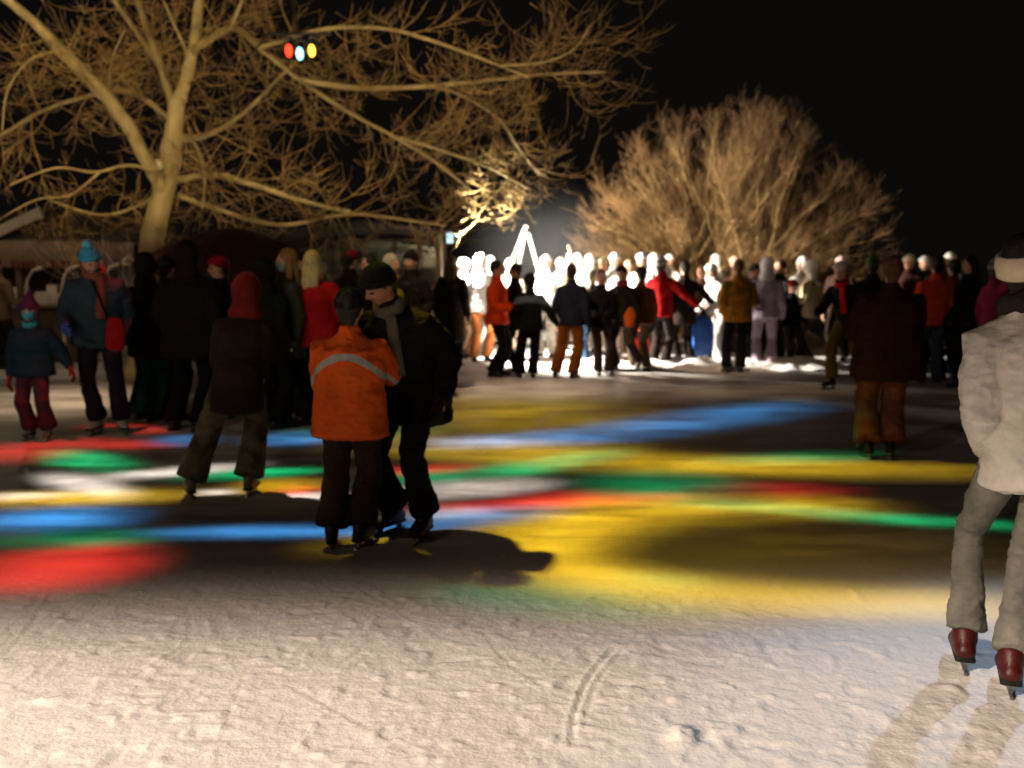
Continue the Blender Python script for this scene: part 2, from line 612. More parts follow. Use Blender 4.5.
        k = max(s, .75) * (1.12 if fine else 1)
        S = link('skate' if skate else 'boot', shared('skate_boot' if skate else 'boot'), [surf('leather', shoes[1], .45, 12, .3, .2, 90), surf('rubber', '141312', .6)], root,
                 Matrix.Translation(a) @ Matrix.Rotation(R(toe), 4, 'Z') @ Matrix.Rotation(R(tip), 4, 'X') @ Matrix.Scale(k, 4))
        if skate:
            link('blade', shared('blade'), surf('steel', '9a9da0', .3, 20, .2, .05, metal=.9), S)
    # --- head wear and hair
    if hair:
        link('hair', shared(hair[0]), hairm(hair[1]), root, M)
    for kind, col, *more in head:
        nm = {'pointed_hat': 'hat'}.get(kind, kind)
        o = link(nm, shared(kind), fabric(col, more[0] if more and isinstance(more[0], str) and more[0] != 'pompom' else None), root, M)
        if 'pompom' in more:
            link('pompom', shared('pompom'), fabric(more[-1]), o)
    if scarf:
        c0 = neck + Rt @ Vector((0, 0, .01)) * s
        n = 18
        ring = []
        for j in range(n + 1):
            a = j * 2 * math.pi / n
            c = c0 + Rt @ Vector((math.cos(a) * .075 * s, math.sin(a) * .080 * s - .005, .02 * s * math.sin(a)))
            o_ = Rt @ Vector((math.cos(a), math.sin(a), 0))
            u_ = Rt @ Vector((0, 0, 1))
            k = 1 + .15 * math.sin(j * 2.3)
            ring.append([c + o_ * (math.cos(t * math.pi / 4) * .030 * k * s) + u_ * (math.sin(t * math.pi / 4) * .042 * k * s) for t in range(8)])
        b = MB()
        b.ring_loft(ring, cap=False)
        if len(scarf) > 1:       # a hanging end in front
            b.tube([T(.05, -.09, .52), T(.06, -.155, .36), T(.05, -.165, .18)], [(.035 * s, .016 * s), (.045 * s, .018 * s), (.045 * s, .012 * s)], 8, flat=fx)
        link('scarf', b.mesh('scarf'), fabric(scarf[0]), root)
    root['_'] = 0
    del root['_']
    return root, dict(T=T, hands={k: v[2] for k, v in armj.items()}, M=root.matrix_basis, s=s)

def world_hand(root, info, sd):
    Mx = Matrix.Translation(root.location) @ Matrix.Rotation(root.rotation_euler.z, 4, 'Z')
    sh = info['hands'][sd]
    return Mx @ sh
# ------------------------------------------------------------------ ground: one sheet of snow-dusted ice
def make_ground():
    xs = np.concatenate([-np.geomspace(4.2, 400, 40)[::-1], np.arange(-4.19, 4.2, .0135), np.geomspace(4.2, 400, 40)])
    near = np.arange(2.4, 6.0, .0135)
    far = [6.0]
    st = .0135
    while far[-1] < 420:
        st *= 1.03
        far.append(far[-1] + st)
    ys = np.concatenate([[-200, -60, -20, -6, 0, 1.5, 2.1], near, far])
    nx, ny = len(xs), len(ys)
    X, Y = np.meshgrid(xs, ys)
    x, y = X.ravel(), Y.ravel()
    z = np.zeros(nx * ny)
    w = np.clip((5.6 - y) / 1.4, 0, 1) * .78 + .22
    w = w * np.clip((9 - y) / 3, .12, 1) * (np.abs(x) < 4.3) * (y > 2.2)
    sel = w > 0
    q = np.stack([x[sel], y[sel]], 1)
    warp = np.stack([vnoise(q * 5, 1), vnoise(q * 5, 2)], 1) * .05
    qq = q + warp
    h = vnoise(qq * 2.6, 3) * .006 + vnoise(qq * 8, 4) * .0018 + vnoise(qq * 19, 5) * .0019 + vnoise(qq * 42, 6) * .0018
    lum = vnoise(qq * 11, 7)
    h += np.clip(lum - .52, 0, 1) * .022           # kicked-up crumbs of snow
    lum2 = vnoise(qq * 26, 17)
    h += np.clip(lum2 - .5, 0, 1) * .017
    hol = vnoise(qq * 9 + 40, 8)
    h -= np.clip(hol - .5, 0, 1) * .020            # scuffs
    # skate scratches: long shallow grooves
    r2 = random.Random(5)
    def groove(x0, y0, x1, y1, bend, wd, dp):
        nonlocal h
        a, b = np.array([x0, y0]), np.array([x1, y1])
        d = b - a
        L = np.hypot(*d)
        d = d / L
        n = np.array([-d[1], d[0]])
        t = (q - a) @ d / L
        o = (q - a) @ n - bend * (4 * t * (1 - t)) + .004 * vnoise(q * 14, 21)
        m = (t > 0) & (t < 1)
        h = h - m * dp * np.exp(-(o / wd) ** 2) * np.sqrt(np.clip(4 * t * (1 - t), 0, 1)) + m * dp * .8 * np.exp(-((o - wd * 2.1) / wd) ** 2)
    for k in range(95):
        x0, y0 = r2.uniform(-2.6, 2.6), r2.uniform(2.7, 6.6)
        an, L = r2.uniform(-1.1, 1.1) + math.pi / 2, r2.uniform(.4, 1.8)
        groove(x0, y0, x0 + L * math.cos(an), y0 + L * math.sin(an), r2.uniform(-.15, .15), r2.uniform(.004, .009), r2.uniform(.0015, .0045))
    g0, g1 = ground(572, 752), ground(612, 650)
    groove(g0.x, g0.y, g1.x, g1.y, .05, .009, .008)
    groove(g0.x + .05, g0.y + .1, g1.x + .055, g1.y, .05, .008, .006)
    c = ground(684, 736)
    d = np.hypot((q[:, 0] - c.x) / .05, (q[:, 1] - c.y) / .06)
    h += np.exp(-d ** 2) * .035 * (1 + .5 * vnoise(q * 60, 31))
    d = np.hypot((q[:, 0] - c.x - .06) / .05, (q[:, 1] - c.y + .02) / .04)
    h -= np.exp(-d ** 2) * .014
    z[sel] = h * w[sel] * .88
    v = np.stack([x, y, z], 1).astype(np.float32)
    i = np.arange(nx * ny).reshape(ny, nx)
    f = np.stack([i[:-1, :-1], i[:-1, 1:], i[1:, 1:], i[1:, :-1]], -1).reshape(-1, 4).astype(np.int32)
    me = bpy.data.meshes.new('rink')
    me.vertices.add(len(v))
    me.vertices.foreach_set('co', v.ravel())
    me.loops.add(f.size)
    me.loops.foreach_set('vertex_index', f.ravel())
    me.polygons.add(len(f))
    me.polygons.foreach_set('loop_start', np.arange(0, f.size, 4, dtype=np.int32))
    me.polygons.foreach_set('loop_total', np.full(len(f), 4, np.int32))
    me.update()
    me.validate()
    me.polygons.foreach_set('use_smooth', [True] * len(me.polygons))
    m, nt, b = new_mat('snowy_ice')
    tc = nt.n.new('ShaderNodeTexCoord')
    P = tc.outputs['Object']
    n1 = nt.node('ShaderNodeTexNoise', {'Vector': P, 'Scale': 1.1, 'Detail': 6.0, 'Roughness': .62})
    mp = nt.node('ShaderNodeMapping', {0: P, 2: (0, 0, .3), 3: (.35, 1.6, 1)})
    n2 = nt.node('ShaderNodeTexNoise', {'Vector': mp.outputs[0], 'Scale': 2.4, 'Detail': 5.0, 'Distortion': .6})
    mixn = nt.math('ADD', nt.math('MULTIPLY', n1.outputs[0], .5), nt.math('MULTIPLY', n2.outputs[0], .5))
    f1 = nt.node('ShaderNodeMapRange', {0: mixn, 1: .38, 2: .6}).outputs[0]
    # scattered snow lies thicker near the edge of the rink, where nobody skates
    sep = nt.node('ShaderNodeSeparateXYZ', {0: P})
    edge = nt.node('ShaderNodeMapRange', {0: sep.outputs[1], 1: 6.2, 2: 4.2, 3: 0.0, 4: 1.0}).outputs[0]
    edge2 = nt.node('ShaderNodeMapRange', {0: sep.outputs[1], 1: 15.0, 2: 15.8, 3: 0.0, 4: 1.0}).outputs[0]
    cover = nt.math('MAXIMUM', nt.math('MULTIPLY', f1, .6), nt.math('MAXIMUM', edge, edge2))
    col = nt.node('ShaderNodeMix', {0: cover, 6: (.20, .175, .155, 1), 7: (.70, .67, .64, 1)}, data_type='RGBA').outputs[2]
    nt.l.new(col, b.inputs['Base Color'])
    rg = nt.node('ShaderNodeMapRange', {0: cover, 3: .42, 4: .8}).outputs[0]
    nt.l.new(rg, b.inputs['Roughness'])
    b.inputs['Specular IOR Level'].default_value = .35
    n3 = nt.node('ShaderNodeTexNoise', {'Vector': P, 'Scale': 55.0, 'Detail': 4.0})
    n4 = nt.node('ShaderNodeTexNoise', {'Vector': P, 'Scale': 21.0, 'Detail': 5.0})
    hh = nt.math('ADD', nt.math('MULTIPLY', n3.outputs[0], .5), n4.outputs[0])
    bp = nt.node('ShaderNodeBump', {'Strength': .45, 'Distance': .012, 'Height': hh})
    nt.l.new(bp.outputs[0], b.inputs['Normal'])
    struct(link('ice_rink', me, m))

make_ground()

def make_bank(name, x0, x1, y0, y1, hgt, seed):
    """a low bank of shovelled snow along the edge of the rink"""
    xs, ys = np.arange(x0, x1, .05), np.linspace(y0, y1, 44)
    X, Y = np.meshgrid(xs, ys)
    x, y = X.ravel(), Y.ravel()
    q = np.stack([x, y], 1)
    t = (y - y0 - .25 * vnoise(q * 1.3, seed)) / (y1 - y0)
    prof = np.clip(np.sin(np.clip(t, 0, 1) * math.pi), 0, 1) ** .55
    ends = np.clip(np.minimum(x - x0, x1 - x) / .8, 0, 1)
    z = prof * ends * hgt * (.65 + .5 * vnoise(q * 1.7, seed + 1) + .35 * vnoise(q * 4.5, seed + 2) + .18 * vnoise(q * 11, seed + 3)) - .004
    z[(t <= 0) | (t >= 1)] = -.03
    v = np.stack([x, y, z], 1)
    i = np.arange(len(x)).reshape(len(ys), len(xs))
    f = np.stack([i[:-1, :-1], i[:-1, 1:], i[1:, 1:], i[1:, :-1]], -1).reshape(-1, 4)
    me = bpy.data.meshes.new(name)
    me.from_pydata(v.tolist(), [], f.tolist())
    me.polygons.foreach_set('use_smooth', [True] * len(me.polygons))
    struct(link(name, me, surf('bank_snow', 'dcd8d2', .8, 3, .18, .5, 25)))

make_bank('snow_bank', .6, 5.4, 15.35, 16.9, .17, 3)
make_bank('snow_bank', -9.5, -4.6, 14.4, 15.8, .10, 9)

# sky: a dark night dome is given by the world
w = bpy.data.worlds.new('World')
scene.world = w
w.use_nodes = True
nt = NT(w.node_tree)
nt.n.clear()
sky = nt.n.new('ShaderNodeTexSky')
sky.sky_type = 'NISHITA'
sky.sun_disc = False
sky.sun_elevation = R(-4)
sky.sun_rotation = R(200)
bgs = nt.node('ShaderNodeBackground', {0: sky.outputs[0], 1: .004})
glow = nt.node('ShaderNodeBackground', {0: (1.0, .82, .68, 1), 1: .0035})
add = nt.n.new('ShaderNodeAddShader')
nt.l.new(bgs.outputs[0], add.inputs[0]); nt.l.new(glow.outputs[0], add.inputs[1])
wo = nt.n.new('ShaderNodeOutputWorld')
nt.l.new(add.outputs[0], wo.inputs[0])

# ------------------------------------------------------------------ bare trees
class Wood:
    def __init__(s, seed):
        s.limb, s.twig = MB(), MB()
        s.r = random.Random(seed)
    def rv(s, k=1.0):
        return Vector((s.r.uniform(-1, 1), s.r.uniform(-1, 1), s.r.uniform(-1, 1))) * k

def limb_tube(mb, pts, r0, r1, n=10, knob=0.0, rnd=None):
    """a limb smoothed through its points"""
    P = [Vector(p) for p in pts]
    out, rad = [], []
    N = len(P)
    for i in range(N - 1):
        p0, p1, p2, p3 = P[max(i - 1, 0)], P[i], P[i + 1], P[min(i + 2, N - 1)]
        K = 5
        for k in range(K + (i == N - 2)):
            t = k / K
            q = .5 * ((2 * p1) + (p2 - p0) * t + (2 * p0 - 5 * p1 + 4 * p2 - p3) * t * t + (3 * p1 - p0 - 3 * p2 + p3) * t ** 3)
            f = (i + t) / (N - 1)
            r = r0 + (r1 - r0) * f
            if rnd:
                q = q + Vector((rnd.uniform(-1, 1), rnd.uniform(-1, 1), rnd.uniform(-1, 1))) * r * .12
                r *= 1 + rnd.uniform(-.06, .08)
            out.append(q); rad.append(r)
    mb.tube(out, rad, n, round_ends=False)
    return out, rad

def twig(W, p, d, L, r, level, hook, spread=.7, kids=(3, 5), segs=5):
    """a thin branch that sags and turns up at its end, with side twigs"""
    rnd = W.r
    pts, dd = [p.copy()], d.normalized()
    st = L / segs
    for i in range(segs):
        f = (i + 1) / segs
        dd = (dd + Vector((rnd.gauss(0, .13), rnd.gauss(0, .13), rnd.gauss(0, .11))) + Vector((0, 0, hook * (-.35 + 1.0 * f)))).normalized()
        pts.append(pts[-1] + dd * st)
    W.twig.tube(pts, [max(r * (1 - .8 * i / segs), .0022) for i in range(segs + 1)], 5 if r > .012 else 3, round_ends=False)
    if level > 0:
        for k in range(rnd.randint(*kids)):
            i = rnd.randint(1, segs)
            t = (pts[i] - pts[i - 1]).normalized()
            nd = (t + Vector((rnd.gauss(0, 1), rnd.gauss(0, 1), rnd.gauss(0, .8))) * spread).normalized()
            twig(W, pts[i], nd, L * rnd.uniform(.4, .75), r * .6, level - 1, hook, spread, kids, max(3, segs - 1))

def make_tree():
    D = 14.0
    W = Wood(4)
    def px(pl, dz=0.0, d0=0.0):
        n = len(pl) - 1
        return [at(x, y, D + d0 + dz * i / n) for i, (x, y) in enumerate(pl)]
    k = D / FPX
    base = at(152, 262, D); base.z = 0
    limbs = [
        ([(140, 385), (150, 300), (152, 250), (160, 205), (172, 150), (178, 98)], 0, 0, 40, 22),
        ([(164, 195), (150, 165), (120, 115), (90, 80), (60, 50), (40, 28), (5, -2), (-40, -40)], -2.2, 0, 19, 9),
        ([(180, 100), (190, 62), (197, 25), (201, -40), (205, -120)], .6, 0, 17, 9),
        ([(173, 105), (160, 65), (150, 35), (138, 2), (122, -60)], 1.4, 0, 11, 6),
        ([(157, 62), (135, 30), (110, -5), (80, -50)], -1.0, .8, 8, 4),
        ([(190, 60), (176, 28), (160, -6)], -.8, .2, 5, 3),
        ([(192, 52), (214, 36), (236, 28), (262, 50), (300, 80), (345, 110), (400, 140), (440, 165), (470, 190)], 2.6, 0, 9, 4),
        ([(300, 80), (360, 88), (430, 86), (500, 79), (550, 74), (606, 72)], -1.8, .9, 8, 2.5),
        ([(182, 140), (207, 135), (235, 120), (262, 96), (285, 72), (330, 30)], 1.8, 0, 8, 4),
        ([(176, 180), (215, 175), (250, 184), (300, 200), (350, 212)], -1.6, 0, 9, 5),
        ([(180, 135), (192, 140), (202, 160), (205, 185), (202, 208)], -.8, 0, 6, 2),
        ([(260, 48), (320, 30), (380, 28), (430, 40), (490, 62), (530, 78)], -1.4, .3, 6, 3),
        ([(500, 66), (545, 62), (575, 48), (590, 25)], -1, -1.0, 3.5, 1.5),
        ([(172, 120), (130, 92), (88, 96), (40, 112), (0, 135), (-30, 140)], 2.6, 0, 7, 3.5),
        ([(178, 195), (220, 210), (280, 225), (350, 214), (420, 222), (445, 226)], 1.6, 0, 7, 3),
        ([(400, 138), (440, 150), (490, 168), (530, 190)], 1.4, 1.7, 5, 2.5),
        ([(440, 86), (470, 100), (500, 120), (520, 150), (540, 175)], 2.6, 0, 4, 2.5),
        ([(230, 30), (250, -20), (262, -60)], 0, .3, 5, 3),
        ([(60, 50), (30, 60), (8, 90), (2, 130)], -.6, -1.0, 4, 1.5),
        ([(120, 115), (110, 90), (112, 60), (125, 30)], 1.0, -.6, 4, 2),
        ([(165, 175), (130, 165), (95, 172), (55, 168), (10, 185)], -1.0, -.4, 4.5, 2),
        ([(100, 172), (70, 195), (35, 200), (-10, 225)], -.6, -.9, 3, 1.5),
        ([(50, 200), (100, 215), (140, 205), (160, 190)], 1.0, -1.0, 3, 4),
    ]
    rnd = W.r
    for li, (pl, dz, d0, w0, w1) in enumerate(limbs):
        pts, rad = limb_tube(W.limb, px(pl, dz, d0), w0 * k * .39, w1 * k * .37, 12 if w0 > 12 else 8, rnd=rnd)
        if li in (0, 20):
            continue
        L = sum((pts[i + 1] - pts[i]).length for i in range(len(pts) - 1))
        n = int(L * (6.5 if w0 < 14 else 4))
        for j in range(n):
            f = rnd.uniform(.12, 1)
            i = min(int(f * (len(pts) - 1)), len(pts) - 2)
            t = (pts[i + 1] - pts[i]).normalized()
            side = W.rv(); side = (side - t * side.dot(t)).normalized()
            d = (t * rnd.uniform(.2, .8) + side + Vector((0, 0, rnd.uniform(-.7, .5)))).normalized()
            twig(W, pts[i], d, rnd.uniform(.35, 1.05), min(.011, rad[i] * .45), 2 if rnd.random() < .8 else 1, rnd.uniform(.15, .7), kids=(3, 6))
    # the bunch of fine twigs that hangs over the floodlight
    for (x, y, dep) in ((452, 190, 15.3), (466, 200, 15.5), (484, 196, 15.2), (504, 184, 15.5), (524, 172, 15.7), (541, 176, 15.6)):
        p = at(x, y, dep)
        for j in range(5):
            twig(W, p + W.rv(.12), Vector((rnd.uniform(-.9, .9), rnd.uniform(-.5, .5), rnd.uniform(-1.2, -.2))), rnd.uniform(.28, .55), .006, 1, rnd.uniform(.7, 1.3), kids=(1, 3))
    root = thing('tree', base, 'big bare tree with a thick forked trunk and long spreading limbs', 'tree')
    inv = Matrix.Translation(-base)
    bark = surf('bark', 'a89464', .85, 5, .5, .9, 26, (1, 1, .35))
    twm = surf('twig_bark', '977a48', .8, 3, .35, .2, 40)
    W.limb.build('trunk', bark, root, True, inv)
    W.twig.build('crown', twm, root, True, inv)
    kn = MB()
    kc = at(158, 163, D - .22)
    kn.tube([kc + Vector((0, .15, -.03)), kc], [.055, .05], 12, round_ends=False)
    kn.build('sawn_stub', surf('sawn_wood', 'e8d8b4', .8, 30, .2, .3, 60), root, True, inv)

make_tree()

def make_bush():
    D = 22.0
    W = Wood(9)
    rnd = W.r
    c = at(726, 300, D); c.z = 0
    for i in range(380):
        az = rnd.uniform(0, 2 * math.pi)
        u = rnd.random()
        lean = math.acos(1 - u * .93)              # even over the dome
        d = Vector((math.sin(lean) * math.cos(az), math.sin(lean) * math.sin(az) * .75, math.cos(lean)))
        # reach of the dome in this direction
        reach = (abs(d.x / 3.35) ** 2.5 + abs(d.y / 3.0) ** 2.5 + abs(d.z / 4.75) ** 2.5) ** -.4 * (rnd.uniform(.35, .75) if rnd.random() < .3 else rnd.uniform(.84, .96))
        p = c + Vector((rnd.gauss(0, .55), rnd.gauss(0, .5), .02))
        tip = c + d * reach
        tip.z = max(tip.z, .5)
        pts = []
        rise = Vector((0, 0, 1))
        mid = p.lerp(tip, .5) + Vector((0, 0, (.12 if lean < .5 else .35) * reach * .5)) + W.rv(.12)
        for k in range(9):
            t = k / 8
            pts.append(p * (1 - t) ** 2 + mid * 2 * t * (1 - t) + tip * t * t + W.rv(.03))
        r0 = rnd.uniform(.014, .032)
        W.limb.tube(pts, [max(r0 * (1 - .85 * k / 8), .006) for k in range(9)], 5, round_ends=False)
        for j in range(24):
            k = min(8, int(1 + 8 * rnd.random() ** .6))
            t = (pts[k] - pts[k - 1]).normalized()
            nd = (t * .9 + W.rv(.62) + Vector((0, 0, .45))).normalized()
            twig(W, pts[k], nd, rnd.uniform(.2, .55), .0038, 1, .22, .42, (5, 8), 4)
    root = thing('shrub', c, 'huge dome-shaped leafless willow shrub glowing tan behind the crowd', 'shrub')
    inv = Matrix.Translation(-c)
    W.limb.build('stem', surf('shrub_stem', '9c8050', .8, 4, .35, .3, 30), root, True, inv)
    W.twig.build('crown', surf('shrub_twig', '8c6a42', .8, 1.5, .4, .2, 30), root, True, inv)

make_bush()

def make_reed(cx, cy, w_, hgt, n, seed, label, hexa):
    """a stand of thin upright stalks"""
    W = Wood(seed)
    rnd = W.r
    c = Vector((cx, cy, 0))
    for i in range(n):
        p = c + Vector((rnd.gauss(0, w_ * .4), rnd.gauss(0, .3), 0))
        twig(W, p, Vector((rnd.gauss(0, .16), rnd.gauss(0, .16), 1)), hgt * rnd.uniform(.55, 1), .008, 1, .05, .35, (2, 4), 5)
    root = thing('shrub', c, label, 'shrub')
    W.twig.build('crown', surf('frosted_twig', hexa, .8, 6, .3, .2, 40), root, True, Matrix.Translation(-c))

# ------------------------------------------------------------------ structures at the back
dark_wood = surf('weathered_wood', '5b4b3c', .8, 3, .4, .4, 40, (1, 1, .3))
canvas_dark = surf('canvas', '2a2523', .85, 4, .3, .3, 50)
white_paint = surf('white_paint', '7c766a', .5, 6, .12, .1, 60)
metal_dark = surf('dark_metal', '2a2b2d', .45, 10, .3, .1, 60, metal=.6)

def market_stall():
    Y = 16.5
    a, b = at(-60, 300, Y), at(135, 300, Y)
    x0, x1 = a.x, b.x
    zt = lambda y: at(0, y, Y).z
    cx = (x0 + x1) / 2
    root = thing('market_stall', (cx, Y, 0), 'long wooden market stall with a brown roof board and lit counter', 'stall')
    def o(mb, name, mat):
        return mb.build(name, mat, root, False, Matrix.Translation((-cx, -Y, 0)))
    m = MB(); m.bar((x0, Y, zt(253)), (x1, Y, zt(256)), .42, .05); o(m, 'fascia', surf('roof_board', '5a4a3e', .8, 2, .3, .4, 30, (1, 1, 6)))
    m = MB(); m.ring_loft([[Vector((x, Y + .03, zt(243))), Vector((x, Y + 2.2, zt(243) + .55)), Vector((x, Y + 2.2, zt(243) + .6)), Vector((x, Y + .03, zt(243) + .05))] for x in (x0 - .1, x1 + .1)]); o(m, 'roof', canvas_dark)
    m = MB(); m.bar((x0 - .3, Y - .1, zt(270)), (at(45, 215, Y).x, Y - .1, zt(212)), .16, .08); o(m, 'brace', surf('pale_wood', '5f5a54', .8, 3, .3, .3, 30))
    for x in (x0 + .1, at(18, 300, Y).x, x1 - .08):
        m = MB(); m.bar((x, Y + .1, 0), (x, Y + .1, zt(244)), .09, .09); o(m, 'post', dark_wood)
    m = MB(); m.box((cx, Y + .35, .45), (x1 - x0, .06, .9)); o(m, 'counter_front', dark_wood)
    m = MB(); m.box((cx, Y + .55, .93), (x1 - x0 + .1, .6, .04)); o(m, 'counter_top', surf('counter_board', '8c7a66', .6, 3, .3, .2, 40))
    m = MB(); m.box((cx, Y + 2.1, 1.15), (x1 - x0, .05, 2.3)); o(m, 'back_panel', surf('back_board', '3c3028', .85, 2, .3, .3, 20))
    # red tufts along the eaves
    for i, x in enumerate((22, 62, 92, 117)):
        p = at(x, 264, Y - .06)
        m = MB()
        for j in range(5):
            m.tube([p + Vector((-.16 + j * .08, 0, .03)), p + Vector((-.15 + j * .08, -.02, -.05 - .03 * (j % 2)))], [.035, .018], 6)
        m.build('red_swag', surf('red_cloth', '5a2a22', .8), root, True, Matrix.Translation((-cx, -Y, 0)))
    # wares in pale wrapping stand on the counter
    r = random.Random(3)
    marks = [(10, 'd9cfc0'), (22, 'e2d8ca'), (33, 'cdbfae'), (44, 'e6ddd0'), (54, 'd4c6b4'), (64, 'c9b7a2'), (80, 'd5c8b8'), (96, '9b6a55')]
    looks = ['tall pale paper bag', 'squat cream carton', 'small tan box', 'cream box with a red band', 'narrow pale carton', 'low buff parcel', 'stubby off-white box', 'brick-coloured small box']
    for (x, c), lk in zip(marks, looks):
        p = at(x, 300, Y + .45)
        hgt = r.uniform(.16, .36)
        wd = r.uniform(.12, .2)
        m = MB()
        m.ring_loft([[Vector((sx * wd / 2 * k, sy * .09 * k, z)) for sx, sy in ((-1, -1), (1, -1), (1, 1), (-1, 1))] for z, k in ((0, .95), (.02, 1), (hgt - .03, 1), (hgt, .9))])
        w_ = link('wrapped_parcel', m.mesh('wrapped_parcel', False), surf('wrapping', c, .7, 8, .15, .3, 30))
        w_.location = (p.x, Y + .45, .955)
        w_.rotation_euler.z = r.uniform(-.3, .3)
        tag(w_, lk + ' standing on the stall counter', 'parcel', 'wares on the stall counter')
    return x0, x1, Y

market_stall()

# bent poles in front of the stall
looks = ['pale bent-top pole with a faint hook, by the pointed hat', 'slim cream pole curving over at the top, between the stall posts', 'brightest bent pole, red below, beside the blue bobble hat']
for (x, top, c, foot), lk in zip(((28, 268, 'b8aa98', 'b8aa98'), (64, 266, 'cbbda6', 'cbbda6'), (105, 264, 'e8dcb8', 'a03528')), looks):
    Y = 15.2
    p = at(x, 330, Y)
    zt = at(x, top, Y).z
    r = thing('hooked_pole', (p.x, Y, 0), lk, 'pole', 'bent poles before the stall')
    m = MB(); m.tube([(0, 0, 0), (0, 0, .75)], [.025, .025], 8); m.build('lower_pole', surf('pole_paint', foot, .5), r, True)
    m = MB(); m.tube([(0, 0, .75), (0, 0, zt - .35), (.04, 0, zt - .16), (.12, 0, zt - .04), (.24, 0, zt)], [.022, .022, .022, .024, .028], 8); m.build('hook', surf('pole_paint', c, .5), r, True)

pw = at(128, 300, 14.6)
make_reed(pw.x, 14.6, .5, 1.45, 130, 21, 'frosty white twiggy shrub at the end of the stall', 'd9d2c6')

def parasol():
    Y = 13.2
    c = at(232, 300, Y)
    top, rim = at(232, 228, Y).z, at(232, 262, Y).z
    root = thing('parasol', (c.x, Y, 0), 'dark maroon market parasol over the people in black', 'parasol')
    m = MB(); m.tube([(0, 0, 0), (0, 0, top)], [.028, .028], 10); m.build('pole', dark_wood, root, True)
    n, rad = 8, 1.22
    mb = MB()
    rows = []
    for k in range(7):
        t = k / 6
        row = []
        for j in range(n * 4):
            a = j * 2 * math.pi / (n * 4)
            sag = 1 - .045 * t * (1 - abs(math.cos(a * n / 2)))
            row.append(Vector((math.cos(a) * rad * t * sag + .001 * math.cos(a), math.sin(a) * rad * t * sag + .001 * math.sin(a), top - (top - rim) * (t ** 1.5) - .03 * (1 - abs(math.cos(a * n / 2))) * t)))
        rows.append(row)
    rows.append([p + Vector((0, 0, -.14)) for p in rows[-1]])
    mb.ring_loft(rows, cap=False)
    o = mb.build('canopy', surf('maroon_canvas', '34100f', .85, 4, .3, .3, 40), root, False)
    sd = o.modifiers.new('thick', 'SOLIDIFY'); sd.thickness = .006
    for j in range(n):
        a = j * 2 * math.pi / n
        mb = MB(); mb.tube([(math.cos(a) * .03, math.sin(a) * .03, top - .35), (math.cos(a) * rad * .62, math.sin(a) * rad * .62, top - (top - rim) * .5 - .03)], [.012, .010], 6)
        mb.build('rib', dark_wood, root, True)
    mb = MB(); mb.tube([(0, 0, 0), (0, 0, .06)], [.3, .28], 20, round_ends=False); mb.build('foot', metal_dark, root, True)

parasol()

def pavilion():
    Y = 18.4
    x0, x1 = at(255, 300, Y).x, at(442, 300, Y).x
    cx = (x0 + x1) / 2
    zt = lambda y: at(350, y, Y).z
    root = thing('pavilion', (cx, Y, 0), 'dark open-sided drinks pavilion with a shallow roof and glazed back', 'pavilion')
    Mi = Matrix.Translation((-cx, -Y, 0))
    def o(mb, name, mat, smooth=False):
        return mb.build(name, mat, root, smooth, Mi)
    ridge, eave = zt(221), zt(232)
    m = MB()
    prof = [(x0 - .2, eave), (cx + .3, ridge), (x1 + .15, eave + .03), (x1 + .15, eave - .10), (cx + .3, ridge - .12), (x0 - .2, eave - .12)]
    m.ring_loft([[Vector((x, y, z)) for x, z in prof] for y in (Y - .1, Y + 3)])
    o(m, 'roof', surf('roofing_felt', '1c1a19', .9, 3, .3, .4, 30))
    for x in (x0 + .1, cx, x1 - .05):
        m = MB(); m.bar((x, Y + .1, 0), (x, Y + .1, eave - .09), .12, .12); o(m, 'post', dark_wood)
    m = MB(); m.box((cx, Y + 2.9, 1.05), (x1 - x0 - .2, .06, 2.1)); o(m, 'back_wall', surf('back_board', '37302b', .85, 2, .3, .3, 20))
    # glazing in the back wall
    for xa, xb in ((338, 362), (366, 392), (397, 418), (421, 437)):
        A, B = at(xa, 268, Y + 2.8), at(xb, 240, Y + 2.8)
        fr = MB()
        for p, q in (((A.x, A.z), (B.x, A.z)), ((A.x, B.z), (B.x, B.z))):
            fr.box(((p[0] + q[0]) / 2, Y + 2.82, p[1]), (abs(q[0] - p[0]) + .05, .06, .05))
        for x in (A.x, B.x):
            fr.box((x, Y + 2.822, (A.z + B.z) / 2), (.05, .055, B.z - A.z - .05))
        f = o(fr, 'window', dark_wood)
        g = MB(); g.box(((A.x + B.x) / 2, Y + 2.835, (A.z + B.z) / 2), (B.x - A.x - .05, .012, B.z - A.z - .05))
        pane = g.build('pane', surf('green_glass', '33443c', .15, 3, .4, .02, 20, spec=.6), f, False)
    m = MB(); m.box((at(300, 300, Y).x, Y - .05, .5), (1.5, .5, 1.0)); o(m, 'bar_counter', surf('counter_red', '5a1c18', .7, 4, .3, .2, 40))
    # striped cloth hung under the eaves
    A, B = at(262, 274, Y - .2), at(312, 262, Y - .2)
    m = MB(); m.box(((A.x + B.x) / 2, Y - .2, (A.z + B.z) / 2), (B.x - A.x, .02, B.z - A.z)); ban = o(m, 'banner', surf('banner_red', '7a201c', .8))
    for zz in (.3, .72):
        s = MB()
        n = 5
        for i in range(n):
            xx = A.x + (B.x - A.x) * (i + .5) / n
            s.box((xx, Y - .214, A.z + (B.z - A.z) * zz), ((B.x - A.x) / n * .8, .006, .035))
        s.build('white_stripe', white_paint, ban, False)

pavilion()

